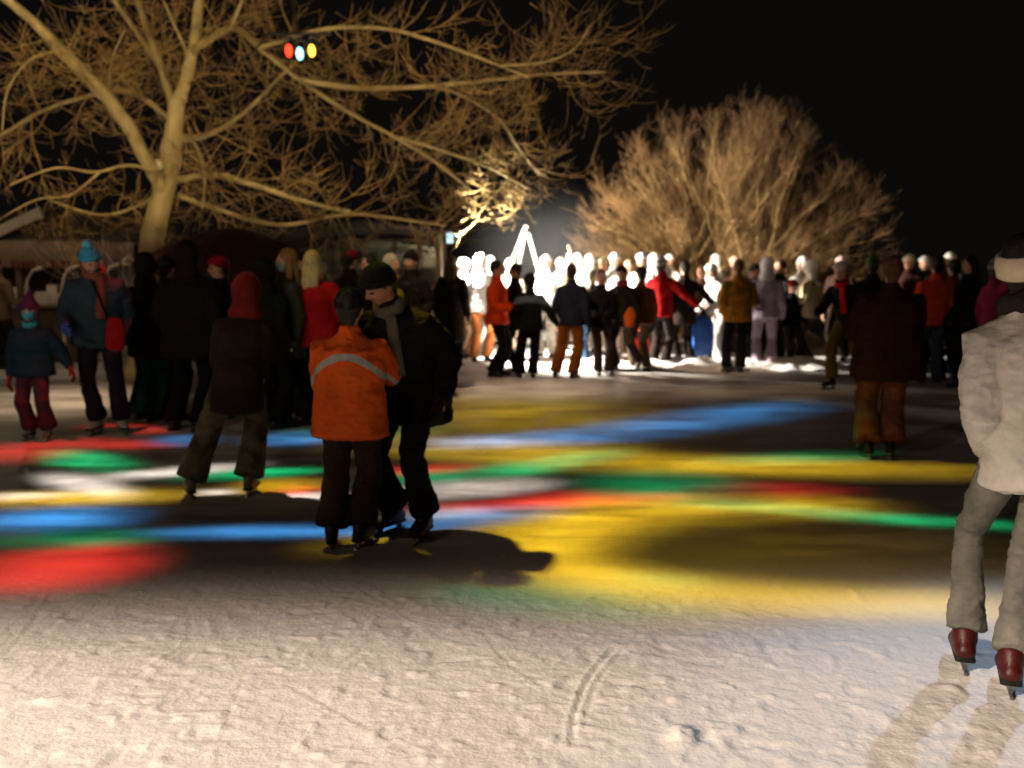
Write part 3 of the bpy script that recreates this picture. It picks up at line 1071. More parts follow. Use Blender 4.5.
# lamp post with the floodlight that lights the crowd
LP = at(441, 300, 17.0)
LAMP = at(448, 238, 17.0)
root = thing('floodlight_post', (LP.x, LP.y, 0), 'thin pale post carrying a small glowing floodlight over the crowd', 'floodlight')
m = MB(); m.tube([(0, 0, 0), (0, 0, LAMP.z + .05)], [.030, .026], 10); m.build('post', surf('pole_paint', 'c9b59a', .5), root, True)
m = MB(); m.bar((0, 0, LAMP.z), (LAMP.x - LP.x - .04, 0, LAMP.z), .03, .03); m.build('bracket', metal_dark, root)
hx = LAMP.x - LP.x
FR = Matrix.Translation((hx, 0, LAMP.z)) @ Matrix.Rotation(R(-48), 4, 'Z')
m = MB(); m.ring_loft([[FR @ Vector((x, y, z)) for y, z in ((-q, -q * 1.15), (q, -q * 1.15), (q, q * 1.15), (-q, q * 1.15))] for x, q in ((-.09, .04), (-.02, .065), (.05, .08))]); hs_ = m.build('housing', metal_dark, root)
m = MB(); m.box((.055, 0, 0), (.008, .14, .165), FR); m.build('lens', emit('flood_glass', 'c4ecf4', 1.6), hs_)

# white timber trestle standing in the crowd
TY = 18.0
ap = at(526, 226, TY)
root = thing('trestle', (ap.x, TY, 0), 'tall white A-shaped timber trestle rising above the bright crowd', 'trestle')
f1, f2, f3 = at(497, 300, TY), at(541, 280, TY), at(515, 285, TY + .8)
def leg_to(p, w_, dy):
    d = Vector((p.x - ap.x, p.y - TY, p.z - ap.z))
    t = -ap.z / d.z
    e = d * t
    m = MB(); m.bar((e.x, e.y + dy, 0.0), (0, dy, ap.z), w_, .06)
    m.build('leg', white_paint, root)
leg_to(f1, .055, 0)
leg_to(f2, .055, .064)
leg_to(Vector((f3.x, TY + .7, f3.z)), .045, .13)
m = MB(); m.tube([(0, -.06, ap.z - .06), (0, .20, ap.z - .06)], [.02, .02], 8); m.build('bolt', metal_dark, root, True)

# ------------------------------------------------------------------ coloured lamps in the tree
BARY = 13.4
p0, p1 = at(268, 34, BARY), at(330, 34, BARY)
rail = thing('lamp_rail', (p0.lerp(p1, .5)), 'short black rail clamped in the tree, carrying three coloured lamps', 'rail')
m = MB(); m.tube([p0 - rail.location, p1 - rail.location], [.022, .022], 10); m.build('tube', metal_dark, rail, True)
m = MB(); m.tube([(0, 0, 0), (-.15, .25, .55)], [.014, .014], 8); m.build('hanger', metal_dark, rail, True)
ce = at(196, 60, 13.9) - rail.location
c0 = p0 - rail.location
m = MB(); m.tube([c0.lerp(ce, t) + Vector((0, 0, -.9 * t * (1 - t))) for t in [q / 10 for q in range(11)]], [.010] * 11, 6); m.build('cable', surf('rubber', '1c1b1a', .7), rail, True)
lamps = [(289, 50, 'ff3018', 'red-glowing stage lamp at the end of the rail', 5), (300, 53, '9cf4ff', 'bluish-white stage lamp hanging lowest on the rail', 4), (312, 50, 'ffc43a', 'yellow-glowing stage lamp, last along the rail', 4.5)]
for x, y, c, lb, st in lamps:
    p = at(x, y, BARY - .12)
    r = thing('stage_lamp', p, lb, 'stage lamp', 'stage lamps on the tree rail')
    r.scale = (.72, .72, 1.3)
    tilt = Matrix.Rotation(R(22), 4, 'X')
    n = 20
    m = MB()
    rings = []
    for yy, q in ((.24, .02), (.22, .05), (.12, .068), (-.02, .070), (-.03, .074), (-.03, .064)):
        rings.append([tilt @ Vector((math.cos(a * 2 * math.pi / n) * q, yy, math.sin(a * 2 * math.pi / n) * q)) for a in range(n)])
    m.ring_loft(rings, cap=False)
    m.build('housing', metal_dark, r, True)
    m = MB()
    m.ring_loft([[tilt @ Vector((math.cos(a * 2 * math.pi / n) * .062, yy, math.sin(a * 2 * math.pi / n) * .062)) for a in range(n)] for yy in (-.024, -.012)])
    m.build('lens', emit('lens_' + c, c, st), r, False)
    top = Vector((0, .12 + .08, rail.location.z - p.z))
    m = MB()
    for sx in (-1, 1):
        m.bar((sx * .078, .06, -.02), (sx * .078, .09, .12), .02, .006)
    m.bar((-.081, .09, .125), (.081, .09, .125), .02, .006)
    m.bar((0, .09, .125), (0, .11, max(.14, (rail.location.z - p.z) / 1.3)), .02, .01)
    m.build('yoke', metal_dark, r)

# lit smoke drifting behind the floodlit crowd
m = MB(); m.ball((0, 0, 0), (1.9, 1.5, 1.75), n=24, m=14)
p = at(548, 262, 20.2)
smoke_m = bpy.data.materials.new('smoke')
smoke_m.use_nodes = True
nt = NT(smoke_m.node_tree)
nt.n.clear()
out = nt.n.new('ShaderNodeOutputMaterial')
tc = nt.n.new('ShaderNodeTexCoord')
mp = nt.node('ShaderNodeMapping', {0: tc.outputs['Object'], 3: (1 / 1.9, 1 / 1.5, 1 / 1.75)})
ln = nt.node('ShaderNodeVectorMath', {0: mp.outputs[0]}, operation='LENGTH').outputs['Value']
fo = nt.node('ShaderNodeMapRange', {0: ln, 1: 1.0, 2: .1, 3: 0.0, 4: 1.0}, interpolation_type='SMOOTHSTEP').outputs[0]
nz = nt.node('ShaderNodeTexNoise', {'Vector': tc.outputs['Object'], 'Scale': 1.3, 'Detail': 2.0}).outputs[0]
pv = nt.node('ShaderNodeVolumePrincipled', {'Color': (.8, .8, .82, 1), 'Density': nt.math('MULTIPLY', nt.math('MULTIPLY', fo, nz), .10)})
nt.l.new(pv.outputs[0], out.inputs['Volume'])
sm = m.build('smoke', smoke_m, None, True)
sm.location = p
sm['kind'] = 'stuff'
# ------------------------------------------------------------------ lights
def hit_nodes(nt, L):
    """where the beam of a projector at L strikes the ice"""
    geo = nt.n.new('ShaderNodeNewGeometry')
    I = geo.outputs['Incoming']
    sep = nt.node('ShaderNodeSeparateXYZ', {0: I})
    k = nt.math('DIVIDE', -L[2], sep.outputs[2])
    p = nt.node('ShaderNodeVectorMath', {0: I, 'Scale': k}, operation='SCALE').outputs[0]
    p = nt.vmath('ADD', p, tuple(L))
    return nt.vmath('MULTIPLY', p, (1, 1, 0)), sep

def spot(name, loc, aim, power, color, size, blend=.3, radius=.05):
    d = bpy.data.lights.new(name, 'SPOT')
    d.energy = power
    d.color = color[:3]
    d.spot_size = R(size)
    d.spot_blend = blend
    d.shadow_soft_size = radius
    o = bpy.data.objects.new(name, d)
    COL.objects.link(o)
    o.location = loc
    o.rotation_euler = (Vector(aim) - Vector(loc)).to_track_quat('-Z', 'Y').to_euler()
    return o, d

def light_tree(d):
    d.use_nodes = True
    nt = NT(d.node_tree)
    nt.n.clear()
    out = nt.n.new('ShaderNodeOutputLight')
    e = nt.node('ShaderNodeEmission', {0: (1, 1, 1, 1), 1: 1.0})
    nt.l.new(e.outputs[0], out.inputs[0])
    return nt, e

def projector(name, loc, power, color, strokes, radius=.10):
    """a stage projector: beams of one colour thrown on the ice as stretched pools.
    strokes: (x0, y0, x1, y1, half width, strength, soft) in photograph pixels on the ice"""
    o, d = spot(name, loc, (loc[0] + 3, loc[1] - .5, 0), power, color, 172, .1, radius)
    nt, e = light_tree(d)
    p, _ = hit_nodes(nt, loc)
    tot = None
    for (x0, y0, x1, y1, w_, s, soft) in strokes:
        A, B = ground(x0, y0), ground(x1, y1)
        c = (A + B) / 2
        ym = (y0 + y1) / 2
        dist = c.y
        wid = w_ * dist * dist / (FPX * CAM_H)
        ang = math.atan2(B.y - A.y, B.x - A.x)
        mp = nt.node('ShaderNodeMapping', {0: p, 1: tuple(c), 2: (0, 0, ang), 3: ((B - A).length / 2, wid, 1)}, vector_type='TEXTURE')
        ln = nt.node('ShaderNodeVectorMath', {0: mp.outputs[0]}, operation='LENGTH').outputs['Value']
        mr = nt.node('ShaderNodeMapRange', {0: ln, 1: 1.1 + soft * .5, 2: max(.02, .85 - soft), 3: 0.0, 4: s * 1.25}, interpolation_type='SMOOTHSTEP').outputs[0]
        tot = mr if tot is None else nt.math('MAXIMUM', tot, mr)
    # power falls with distance and slant: even the pools out as the lenses of such a lamp do
    # the beams swept about: streaks of unequal strength
    mp = nt.node('ShaderNodeMapping', {0: p, 3: (.7, 4.5, 1), 2: (0, 0, .05)})
    nz = nt.node('ShaderNodeTexNoise', {'Vector': mp.outputs[0], 'Scale': 1.6, 'Detail': 3.0, 'Roughness': .6}).outputs[0]
    nz = nt.node('ShaderNodeMapRange', {0: nz, 1: .3, 2: .7, 3: .45, 4: 1.45}).outputs[0]
    nt.l.new(nt.math('MULTIPLY', tot, nz), e.inputs[1])
    return o

def arc(pts, s, soft=.85):
    """a curved sweep of the beam: overlapping short strokes through (x, y, half width)"""
    out = []
    for (x0, y0, w0), (x1, y1, w1) in zip(pts, pts[1:]):
        dx, dy = (x1 - x0) * .42, (y1 - y0) * .42
        out.append((x0 - dx, y0 - dy, x1 + dx, y1 + dy, (w0 + w1) / 2, s, soft))
    return out

YEL, BLU, GRN, RED, WHI = (1, .64, .02), (.06, .38, 1), (.0, .75, .25), (1, .045, .03), (1, .93, .85)
PL = (-3.7, 8.7, 8.0)
K = 6000
projector('projector_yellow', PL, K * 1.35, YEL,
    arc([(830, 506, 8), (740, 507, 11), (660, 509, 13), (600, 516, 16), (558, 530, 19), (538, 548, 20), (556, 566, 18), (610, 580, 16), (690, 590, 14), (780, 597, 13), (880, 602, 12), (985, 605, 12)], 1.15, .9) + [
    (470, 548, 1000, 560, 46, .09, .9), (520, 460, 1010, 472, 9, .95, .85), (370, 441, 690, 462, 13, .5, .9),
    (400, 405, 640, 420, 20, .30, .9), (-60, 503, 195, 494, 6, 1.0, .7), (235, 488, 315, 484, 5, .9, .6),
    (355, 545, 410, 541, 6, .9, .6), (325, 543, 345, 550, 8, .3, .8), (440, 556, 560, 548, 24, .5, .9), (600, 612, 1010, 598, 16, .3, .95)], .22)
projector('projector_blue', PL, K * 1.0, BLU,
    arc([(450, 443, 6), (530, 440, 7), (610, 433, 8), (690, 421, 8), (770, 409, 7)], .85, .9) + [
    (160, 533, 440, 529, 6, 1.2, .7), (400, 524, 560, 509, 9, .7, .85),
    (-40, 521, 130, 517, 14, .8, .85), (250, 441, 340, 436, 7, .6, .8), (160, 445, 210, 436, 6, .4, .8),
    (620, 640, 1010, 612, 34, .10, .95)])
projector('projector_green', PL, K * 1.0, GRN,
    arc([(700, 502, 6), (780, 508, 6), (860, 516, 6), (940, 522, 6), (1010, 526, 5)], 1.1, .85) + arc([(410, 479, 6), (480, 474, 7), (545, 465, 7), (600, 455, 5)], .8, .85) + [
    (590, 487, 740, 486, 17, .45, .95), (700, 462, 890, 455, 6, .6, .8),
    (50, 451, 125, 470, 6, .8, .75), (180, 478, 320, 470, 5, .75, .75), (-10, 540, 150, 538, 9, .35, .9), (450, 590, 690, 608, 20, .22, .95), (610, 578, 720, 584, 8, .3, .9), (300, 432, 440, 428, 8, .25, .9)])
projector('projector_red', PL, K * 1.0, RED, [
    (-50, 576, 150, 560, 25, .85, .7), (430, 508, 700, 496, 6, 1.3, .8), (500, 500, 640, 496, 8, .5, .8), (380, 473, 480, 466, 5, .8, .8), (20, 441, 165, 446, 5, .6, .8),
    (-30, 455, 80, 449, 10, .7, .8), (700, 492, 850, 490, 9, .55, .85), (270, 492, 320, 490, 6, .7, .8), (90, 426, 160, 432, 4, .6, .8)])
projector('projector_white', PL, K * 1.15, WHI, [
    (50, 474, 125, 497, 6, .9, .7), (90, 479, 250, 465, 5, .9, .8), (260, 500, 340, 495, 4, 1.4, .6), (385, 495, 545, 482, 9, .95, .75),
    (195, 493, 235, 491, 3, 1.2, .6), (-30, 498, 70, 495, 4, .8, .7), (400, 516, 500, 511, 7, .4, .8)])

projector('ice_fill_warm', PL, K * 1.0, (1, .72, .46), [(425, 391, 655, 385, 11, .75, .9), (-40, 402, 160, 396, 16, .6, .9), (600, 393, 880, 388, 9, .25, .9), (540, 372, 800, 370, 7, .5, .9)])  # added warm fill on the ice before crowd and stall, no stage lamp

WARM = (1, .80, .55)
# flood on the near snow, cut off by its barn doors across the ice
FL = (-7.5, -2.6, 5.2)
o, d = spot('snow_flood', FL, (0, 4, 0), 10300, (1, .80, .63), 150, .4, .12)
nt, e = light_tree(d)
p, sep = hit_nodes(nt, FL)
ps = nt.node('ShaderNodeSeparateXYZ', {0: p})
up = nt.node('ShaderNodeMapRange', {0: sep.outputs[2], 1: -.02, 2: .02, 3: 1.0, 4: 0.0}).outputs[0]
yy = nt.math('SUBTRACT', ps.outputs[1], nt.math('MULTIPLY', ps.outputs[0], .06))
m1 = nt.node('ShaderNodeMapRange', {0: yy, 1: 5.6, 2: 3.6, 3: .024, 4: 1.0}, interpolation_type='SMOOTHSTEP').outputs[0]
m2 = nt.node('ShaderNodeMapRange', {0: yy, 1: 7.5, 2: 10.5, 3: 0.0, 4: .065}, interpolation_type='SMOOTHSTEP').outputs[0]
m1 = nt.math('ADD', m1, m2)
nt.l.new(nt.math('MULTIPLY', m1, up), e.inputs[1])

# front light on the skater in the white jacket
spot('jacket_spot', (-1.6, -2.2, 2.6), (2.0, 4.0, .9), 175, (1, .86, .70), 17, .6, .08)
# cool light from behind, that draws her shadow towards the camera
spot('cool_back_light', (6.0, 9.8, 4.3), (1.7, 3.5, 0), 1350, (.55, .75, 1), 17, .9, .05)

# warm light up into the big tree, kept above the heads
o, d = spot('tree_flood', (-2.2, 3.0, 3.2), (-2.6, 14, 5.2), 4600, (1, .76, .42), 110, .5, .1)
nt, e = light_tree(d)
geo = nt.n.new('ShaderNodeNewGeometry')
sp = nt.node('ShaderNodeSeparateXYZ', {0: geo.outputs['Incoming']})
mz = nt.node('ShaderNodeMapRange', {0: sp.outputs[2], 1: -.115, 2: -.075, 3: .02, 4: 1.0}).outputs[0]
mx = nt.node('ShaderNodeMapRange', {0: sp.outputs[0], 1: .40, 2: .12, 3: .55, 4: 1.0}, interpolation_type='SMOOTHSTEP').outputs[0]
nt.l.new(nt.math('MULTIPLY', mz, mx), e.inputs[1])

# the floodlight in the crowd
FLOOD = (LAMP.x + .12, LAMP.y, LAMP.z)
o, d = spot('crowd_flood', FLOOD, (LAMP.x + 4, LAMP.y + 1.2, LAMP.z + .15), 8200, (1, .93, .82), 165, .35, .10)
nt, e = light_tree(d)
p, sep = hit_nodes(nt, FLOOD)
ps = nt.node('ShaderNodeSeparateXYZ', {0: p})
low = nt.node('ShaderNodeMapRange', {0: ps.outputs[0], 1: .4, 2: 2.2, 3: .42, 4: .05}).outputs[0]
front = nt.node('ShaderNodeMapRange', {0: ps.outputs[1], 1: 15.6, 2: 14.6, 3: 0.0, 4: 1.0}).outputs[0]
down = nt.node('ShaderNodeMapRange', {0: sep.outputs[2], 1: -.01, 2: -.03, 3: 0.0, 4: 1.0}).outputs[0]
cut = nt.math('MULTIPLY', nt.math('MULTIPLY', front, down), nt.math('SUBTRACT', 1.0, low))
back = nt.node('ShaderNodeMapRange', {0: sep.outputs[1], 1: .5, 2: .2, 3: 0.0, 4: .88}).outputs[0]
lift = nt.node('ShaderNodeMapRange', {0: sep.outputs[2], 1: .06, 2: .14, 3: 0.0, 4: 1.0}).outputs[0]
cut2 = nt.math('SUBTRACT', 1.0, nt.math('MULTIPLY', back, lift))
nt.l.new(nt.math('MULTIPLY', nt.math('SUBTRACT', 1.0, cut), cut2), e.inputs[1])

# unseen fill light added in front of the stall, for its fascia and wares
b = bpy.data.lights.new('stall_fill', 'POINT'); b.energy = 28; b.color = (1, .78, .5); b.shadow_soft_size = .08
o = bpy.data.objects.new('stall_fill', b); COL.objects.link(o); o.location = (at(40, 300, 16.5).x, 14.9, 2.7)
# ------------------------------------------------------------------ the people on and around the ice
WHT = 'd9d2c8'
# near the camera
P_ = person
P_(1020, 677, 1.72, 172, 'person in a padded off-white jacket and pale jeans on dark red skates', 'c9c2b8', '76736a',
   head=[('headband', 'c4b59c')], hair=('short_hair', '191310'), arms=((-.02, -.13, -.45), (-.02, -.13, -.45)), feet={1: (.09, -.10, .0, -10), -1: (.19, .12, 0, 14)},
   shoes=('skate_boot', '44100d'), puff=1.13, fine=True, wide=.92, side=6.5, gloves='b4aca2', baggy=.78, trouser2='54534f', scarf=('2b2320',), yaw=-25, jackethem=.04)
P_(353, 546, 1.44, 176, 'child in an orange jacket with a grey reflective stripe, held by an adult', 'c2501a', '2c211c',
   head=[('beanie', '14110f')], hair=('short_hair', '1c1510'), arms=('forward', 'hold'), feet={1: (.03, .03, 0, 14), -1: (.05, -.02, 0, 10)},
   shoes=('skate_boot', '1a1613'), puff=1.2, band=[(.385, .026, 2.2, '8f958f')], fine=True, wide=1.12, baggy=1.28, gloves='c2501a', jackethem=.05, lean=4)
P_(404, 534, 1.72, -22, 'stooping adult in a black coat and black cap facing the child in orange', '0f0c0a', '100c0b',
   head=[('beanie', '121010')], hair=('short_hair', '1a1410'), arms=((.12, -.20, -.36), (.10, -.16, -.42)), feet={1: (.04, -.03, 0, 10), -1: (.0, .05, 0, 12)},
   shoes=('skate_boot', '14110f'), puff=1.15, fine=True, wide=1.1, lean=26, pitch=22, yaw=-24, drop=.03, tone='8a5f4a', scarf=('4c483f', 1), style='hips', baggy=1.05)
# the group on the far left
P_(37, 440, 1.24, 6, 'small child in a dark teal snow jacket with a pointed navy and red hat', '18303f', '20283c',
   head=[('pointed_hat', '5a2236', '2c2a58'), ('mask', '3aa0b4')], hair=None, arms=('down', 'wide'), feet={1: (.04, 0), -1: (.02, .03)}, shoes=('skate_boot', '8a8d92'),
   puff=1.25, wide=1.1, scarf=('3aa0b4',), gloves='8c2d2a', baggy=1.25, trouser2='5a2028')
r, inf = P_(103, 434, 1.80, 14, 'adult in a slate blue jacket and turquoise bobble hat looking down', '2c3a48', '1c1722',
   head=[('beanie', '3b9dc4', 'pompom', '63bde6')], hair=('short_hair', '2c1c14'), arms=('bent', 'pocket'), feet={1: (.06, 0, 0, 16), -1: (.06, .02, 0, 16)},
   shoes=('skate_boot', 'b0aeb4'), lean=11, pitch=26, yaw=-14, puff=1.15, wide=1.08, scarf=('7a4238', 1), gloves='2a4fa0', fine=False)
hip_xy = (r.location.x + .20, r.location.y - .20)
P_(153, 420, 1.72, 170, 'person in baggy dark green trousers and a black jacket below the tree trunk', '1a1512', '17372f', head=[('hood', '1c1613')], hair=('short_hair', '2a1d14'),
   arms=('pocket', 'down'), feet={1: (.05, 0), -1: (.06, .05)}, baggy=1.3, puff=1.15, style='hips')
P_(194, 430, 1.84, 176, 'tall person in a long black parka with a brownish fur hood', '17120f', '14100e', head=[('hood', '1a1411'), ('fur_rim', '4c3c28')], hair=('short_hair', '241a12'),
   arms=('down', 'pocket'), feet={1: (.08, 0), -1: (.04, .05)}, puff=1.2, wide=1.12, style='hips')
P_(224, 418, 1.70, -60, 'person in a bright red cap half hidden between two dark coats', '1b1411', '15110f', head=[('beanie', 'a3161a')], hair=('short_hair', '20160f'), arms=('pocket', 'down'))
P_(243, 497, 1.58, 186, 'skater in a dark coat, red hood and camouflage trousers, legs apart, seen from behind', '15100d', '221d16', head=[('hood', '5a1412')], hair=('short_hair', '20160f'),
   arms=('front', 'front'), feet={1: (.28, .0, 0, 20), -1: (.06, -.06, 0, 8)}, shoes=('skate_boot', '5a5550'), lean=24, pitch=14, drop=.03, puff=1.04, wide=.95, side=-5, style='hips', baggy=1.3, trouser2='57503c', scarf=('5a1512',), jacket2='1f1813', jackethem=.02)
P_(291, 424, 1.78, -62, 'blonde person in a grey coat with a pale blue face mask, looking sideways', '39342c', '16120f', hair=('long_hair', '8a6a3c'), head=[('mask', '9cc4d0')],
   arms=('pocket', 'down'), style='hips', feet={1: (.05, .1), -1: (.03, -.05)})
P_(320, 424, 1.76, 172, 'blonde person in a crimson jacket with a dark bag on the arm', '9c1016', '1a1311', hair=('long_hair', 'c4b183'), arms=('bent', 'pocket'), feet={1: (.06, 0), -1: (.05, .04)}, puff=1.15, side=4)
P_(352, 405, 1.80, 150, 'person in a dark coat and dull red cap behind the crimson jacket', '1c1614', '17120f', head=[('peaked_cap', '8a1a1c')], hair=('short_hair', '20160f'), arms=('down', 'down'))
P_(306, 398, 1.78, -80, 'dark-haired person in a black coat with the face in profile, behind the grey coat', '1a1513', '15110f', hair=('short_hair', '17110d'), arms=('pocket', 'pocket'))
P_(393, 400, 1.74, 30, 'grey blonde long-haired person with a yellow collar standing behind the black cap', '2a211c', '181310', hair=('long_hair', 'a39a86'), scarf=('b98a26',), arms=('down', 'bent'), yaw=30)
P_(372, 396, 1.74, -70, 'dark-haired person with a lit cheek squeezed behind the stooping adult', '1e1815', '17120f', hair=('short_hair', '1a120d'), arms=('pocket', 'down'))
P_(413, 392, 1.78, -35, 'person in a black anorak and dark hat looking across at the crowd', '191513', '15110f', head=[('beanie', '201714')], hair=('short_hair', '1a120d'), arms=('pocket', 'pocket'))
P_(452, 366, 1.74, 168, 'brown-haired person in an ankle-dark long black coat by the floodlight post', '1b1511', '15110f', hair=('long_hair', '4d3826'), arms=('down', 'down'), style='coat')
P_(2, 372, 1.72, 160, 'brown-haired person in a tan coat at the stall counter, cut by the frame', '6a5646', '2a221d', hair=('short_hair', '3c2a1c'), arms=('bent', 'bent'))
P_(133, 368, 1.72, 200, 'person in a cream cap and dark coat beside the frosty shrub', '2b211b', '1c1613', head=[('beanie', 'cfc0a0')], hair=('short_hair', '33241a'), arms=('pocket', 'down'), depth=None)
P_(262, 380, 1.70, 15, 'person in a brown hooded coat in the shade under the parasol', '2a1d17', '17120f', head=[('hood', '2e1f18')], hair=('short_hair', '2b1d14'), arms=('front', 'front'))
P_(172, 419, 1.70, 165, 'person in a plain black jacket filling the gap beside the fur hood', '15100e', '120e0c', head=[('beanie', '171210')], hair=('short_hair', '1a120d'), arms=('pocket', 'pocket'), puff=1.15, style='hips')
P_(271, 428, 1.66, 150, 'person in a black duffel coat between the red hood and the face mask', '17110f', '120e0c', head=[('hood', '18120f')], hair=('short_hair', '1a120d'), arms=('pocket', 'down'), puff=1.1, style='hips')
# front row before the floodlit crowd
P_(497, 376, 1.66, 75, 'dark-haired person in a vivid red-orange jacket turned sideways', 'e8481a', '201a17', hair=('short_hair', '15100c'), arms=('bent', 'bent'), puff=1.12)
P_(515, 372, 1.62, -80, 'small dark figure facing the vivid red-orange jacket', '241c1c', '1d1817', hair=('short_hair', '241812'), arms=('bent', 'pocket'))
P_(530, 377, 1.46, 182, 'teenager in a black tracksuit with a slate grey shoulder yoke', '161514', '12100f', head=[('beanie', '171310')], hair=('short_hair', '15100c'), arms=('wide', 'down'),
   band=[(.42, .055, .6, '59636a')], feet={1: (.07, 0), -1: (.06, .03)}, puff=1.12, baggy=1.2)
P_(571, 377, 1.62, 160, 'person in a navy jacket and mustard brown trousers, legs apart', '1f2130', '8a4c12', hair=('short_hair', '33241a'), arms=('down', 'pocket'), feet={1: (.14, 0), -1: (.05, .06)}, baggy=1.2)
P_(600, 375, 1.52, 10, 'person in a black jacket with a flushed face, first of two huddled together', '191615', '3a2a24', hair=('short_hair', '6a3a24'), arms=('bent', 'front'), feet={1: (.05, .05), -1: (.08, .0)})
P_(622, 374, 1.55, -30, 'person in dark jacket and dun trousers, bending on skates with one foot trailing', '1d1917', '3b3029', head=[('beanie', '2a2024')], hair=('short_hair', '5a3826'), arms=('front', 'down'), lean=8,
   shoes=('skate_boot', '3a3230'), feet={1: (.10, .18, .08, 10, 25), -1: (.0, -.05)}, scarf=('8a2f2a',))
P_(592, 367, 1.50, 190, 'person in a grey-brown jacket and blue jeans between the mustard trousers and the huddle', '7a6a5a', '3b5573', hair=('short_hair', 'a98f62'), arms=('bent', 'down'))
P_(640, 371, 1.56, 200, 'person in brown overalls and a rust jacket with an orange bag', '6a3218', '51432f', head=[('beanie', '3a1f1c')], hair=('short_hair', '2a1c14'), arms=('down', 'bent'))
P_(660, 366, 1.72, 150, 'person in a crimson jacket and white hat, reaching out', 'a31414', '201816', head=[('beanie', WHT)], hair=('short_hair', '2a1c14'), arms=('out', 'bent'))
r680, i680 = P_(683, 364, 1.66, 190, 'person in a brown-black coat holding a yellow stick slantwise', '241913', '1b1512', hair=('short_hair', '1c140f'), arms=('out', 'down'), style='hips')
P_(718, 362, 1.66, -70, 'person in a bright white jacket bending over the blue sledge', WHT, 'c8c0b8', head=[('beanie', WHT)], hair=('short_hair', '6a5030'), arms=('hold', 'hold'), lean=24)
P_(736, 372, 1.68, 178, 'person in an orange and mustard patterned jacket with black trousers', 'b06a14', '14110f', hair=('short_hair', '6b4326'), arms=('bent', 'pocket'), jacket2='54491c', puff=1.15, feet={1: (.05, .02), -1: (.04, -.03)})
P_(752, 364, 1.60, 30, 'person all in black just behind the mustard patterned jacket', '151210', '12100f', head=[('beanie', '15110f')], hair=('short_hair', '15100c'), arms=('pocket', 'pocket'), baggy=1.2)
P_(764, 369, 1.70, 172, 'person in a pale lilac ski suit and white hood', 'b9a6b4', 'a894a2', head=[('hood', 'e0d8d8')], hair=('short_hair', '3a281c'), arms=('down', 'wide'), puff=1.1)
P_(777, 362, 1.68, -60, 'person in a dark grey coat behind the lilac ski suit', '2a2320', '191513', hair=('short_hair', '382519'), arms=('down', 'down'), style='hips')
P_(790, 367, 1.34, 20, 'boy in a black jacket with a red cap, face to the rink', '18161a', '2a2622', head=[('peaked_cap', '8a2a1c')], hair=('short_hair', '2a1c14'), arms=('hip', 'hip'), feet={1: (.10, 0), -1: (.10, .03)}, baggy=1.15)
P_(806, 366, 1.66, -110, 'person in a cream jacket with a pale headscarf, leaning away', 'd8c49a', '6a5442', head=[('hood', 'e6dccb')], hair=('short_hair', '5a4128'), arms=('bent', 'bent'), side=-6)
P_(843, 389, 1.66, -48, 'skater bent forward in a dark jacket with a long red scarf and ochre trousers', '1d1613', '56421c', head=[('beanie', 'cdb9ae')], hair=('short_hair', '2a1c14'), arms=('forward', 'back'), lean=24,
   shoes=('skate_boot', '15120f'), feet={1: (.10, .2, .04, 10, 20), -1: (.0, -.15)}, scarf=('c01620', 1), style='hips')
P_(868, 384, 1.72, 160, 'person in a black coat and moss green hat', '17120f', '15110e', head=[('beanie', '4e5a1a')], hair=('short_hair', '1f1610'), arms=('down', 'down'), style='hips')
P_(884, 458, 1.66, 172, 'broad skater in a maroon-black jacket and tan trousers with red side stripes', '2c1511', '684a32', hair=('short_hair', '5a3a24'), arms=('hold', 'bent'), puff=1.3, wide=1.2, baggy=1.35, trouser2='5a261c',
   shoes=('skate_boot', '15110f'), feet={1: (.05, .03, 0, 12), -1: (.06, -.02, 0, 12)}, gloves='8a6a58', style='hips')
P_(931, 382, 1.72, 176, 'person in a bright orange jacket and blue jeans among the dark spectators', 'b83a10', '37444c', hair=('short_hair', '1d1510'), arms=('pocket', 'pocket'), puff=1.15, feet={1: (.05, 0), -1: (.05, .03)})
P_(948, 378, 1.68, 190, 'person in a rust-brown jacket close beside the bright orange jacket', '6a2412', '2c3238', hair=('short_hair', '1d1510'), arms=('pocket', 'pocket'))
P_(963, 388, 1.72, -70, 'black-haired person in a long black coat with the face in profile', '15110f', '12100e', hair=('long_hair', '110d0b'), arms=('pocket', 'pocket'), style='coat')
P_(990, 395, 1.68, 100, 'person in a magenta coat half hidden by the off-white padded jacket', '7a1838', '1d1613', hair=('short_hair', '3a2418'), head=[('beanie', '8c7f7a')], arms=('raised', 'down'))
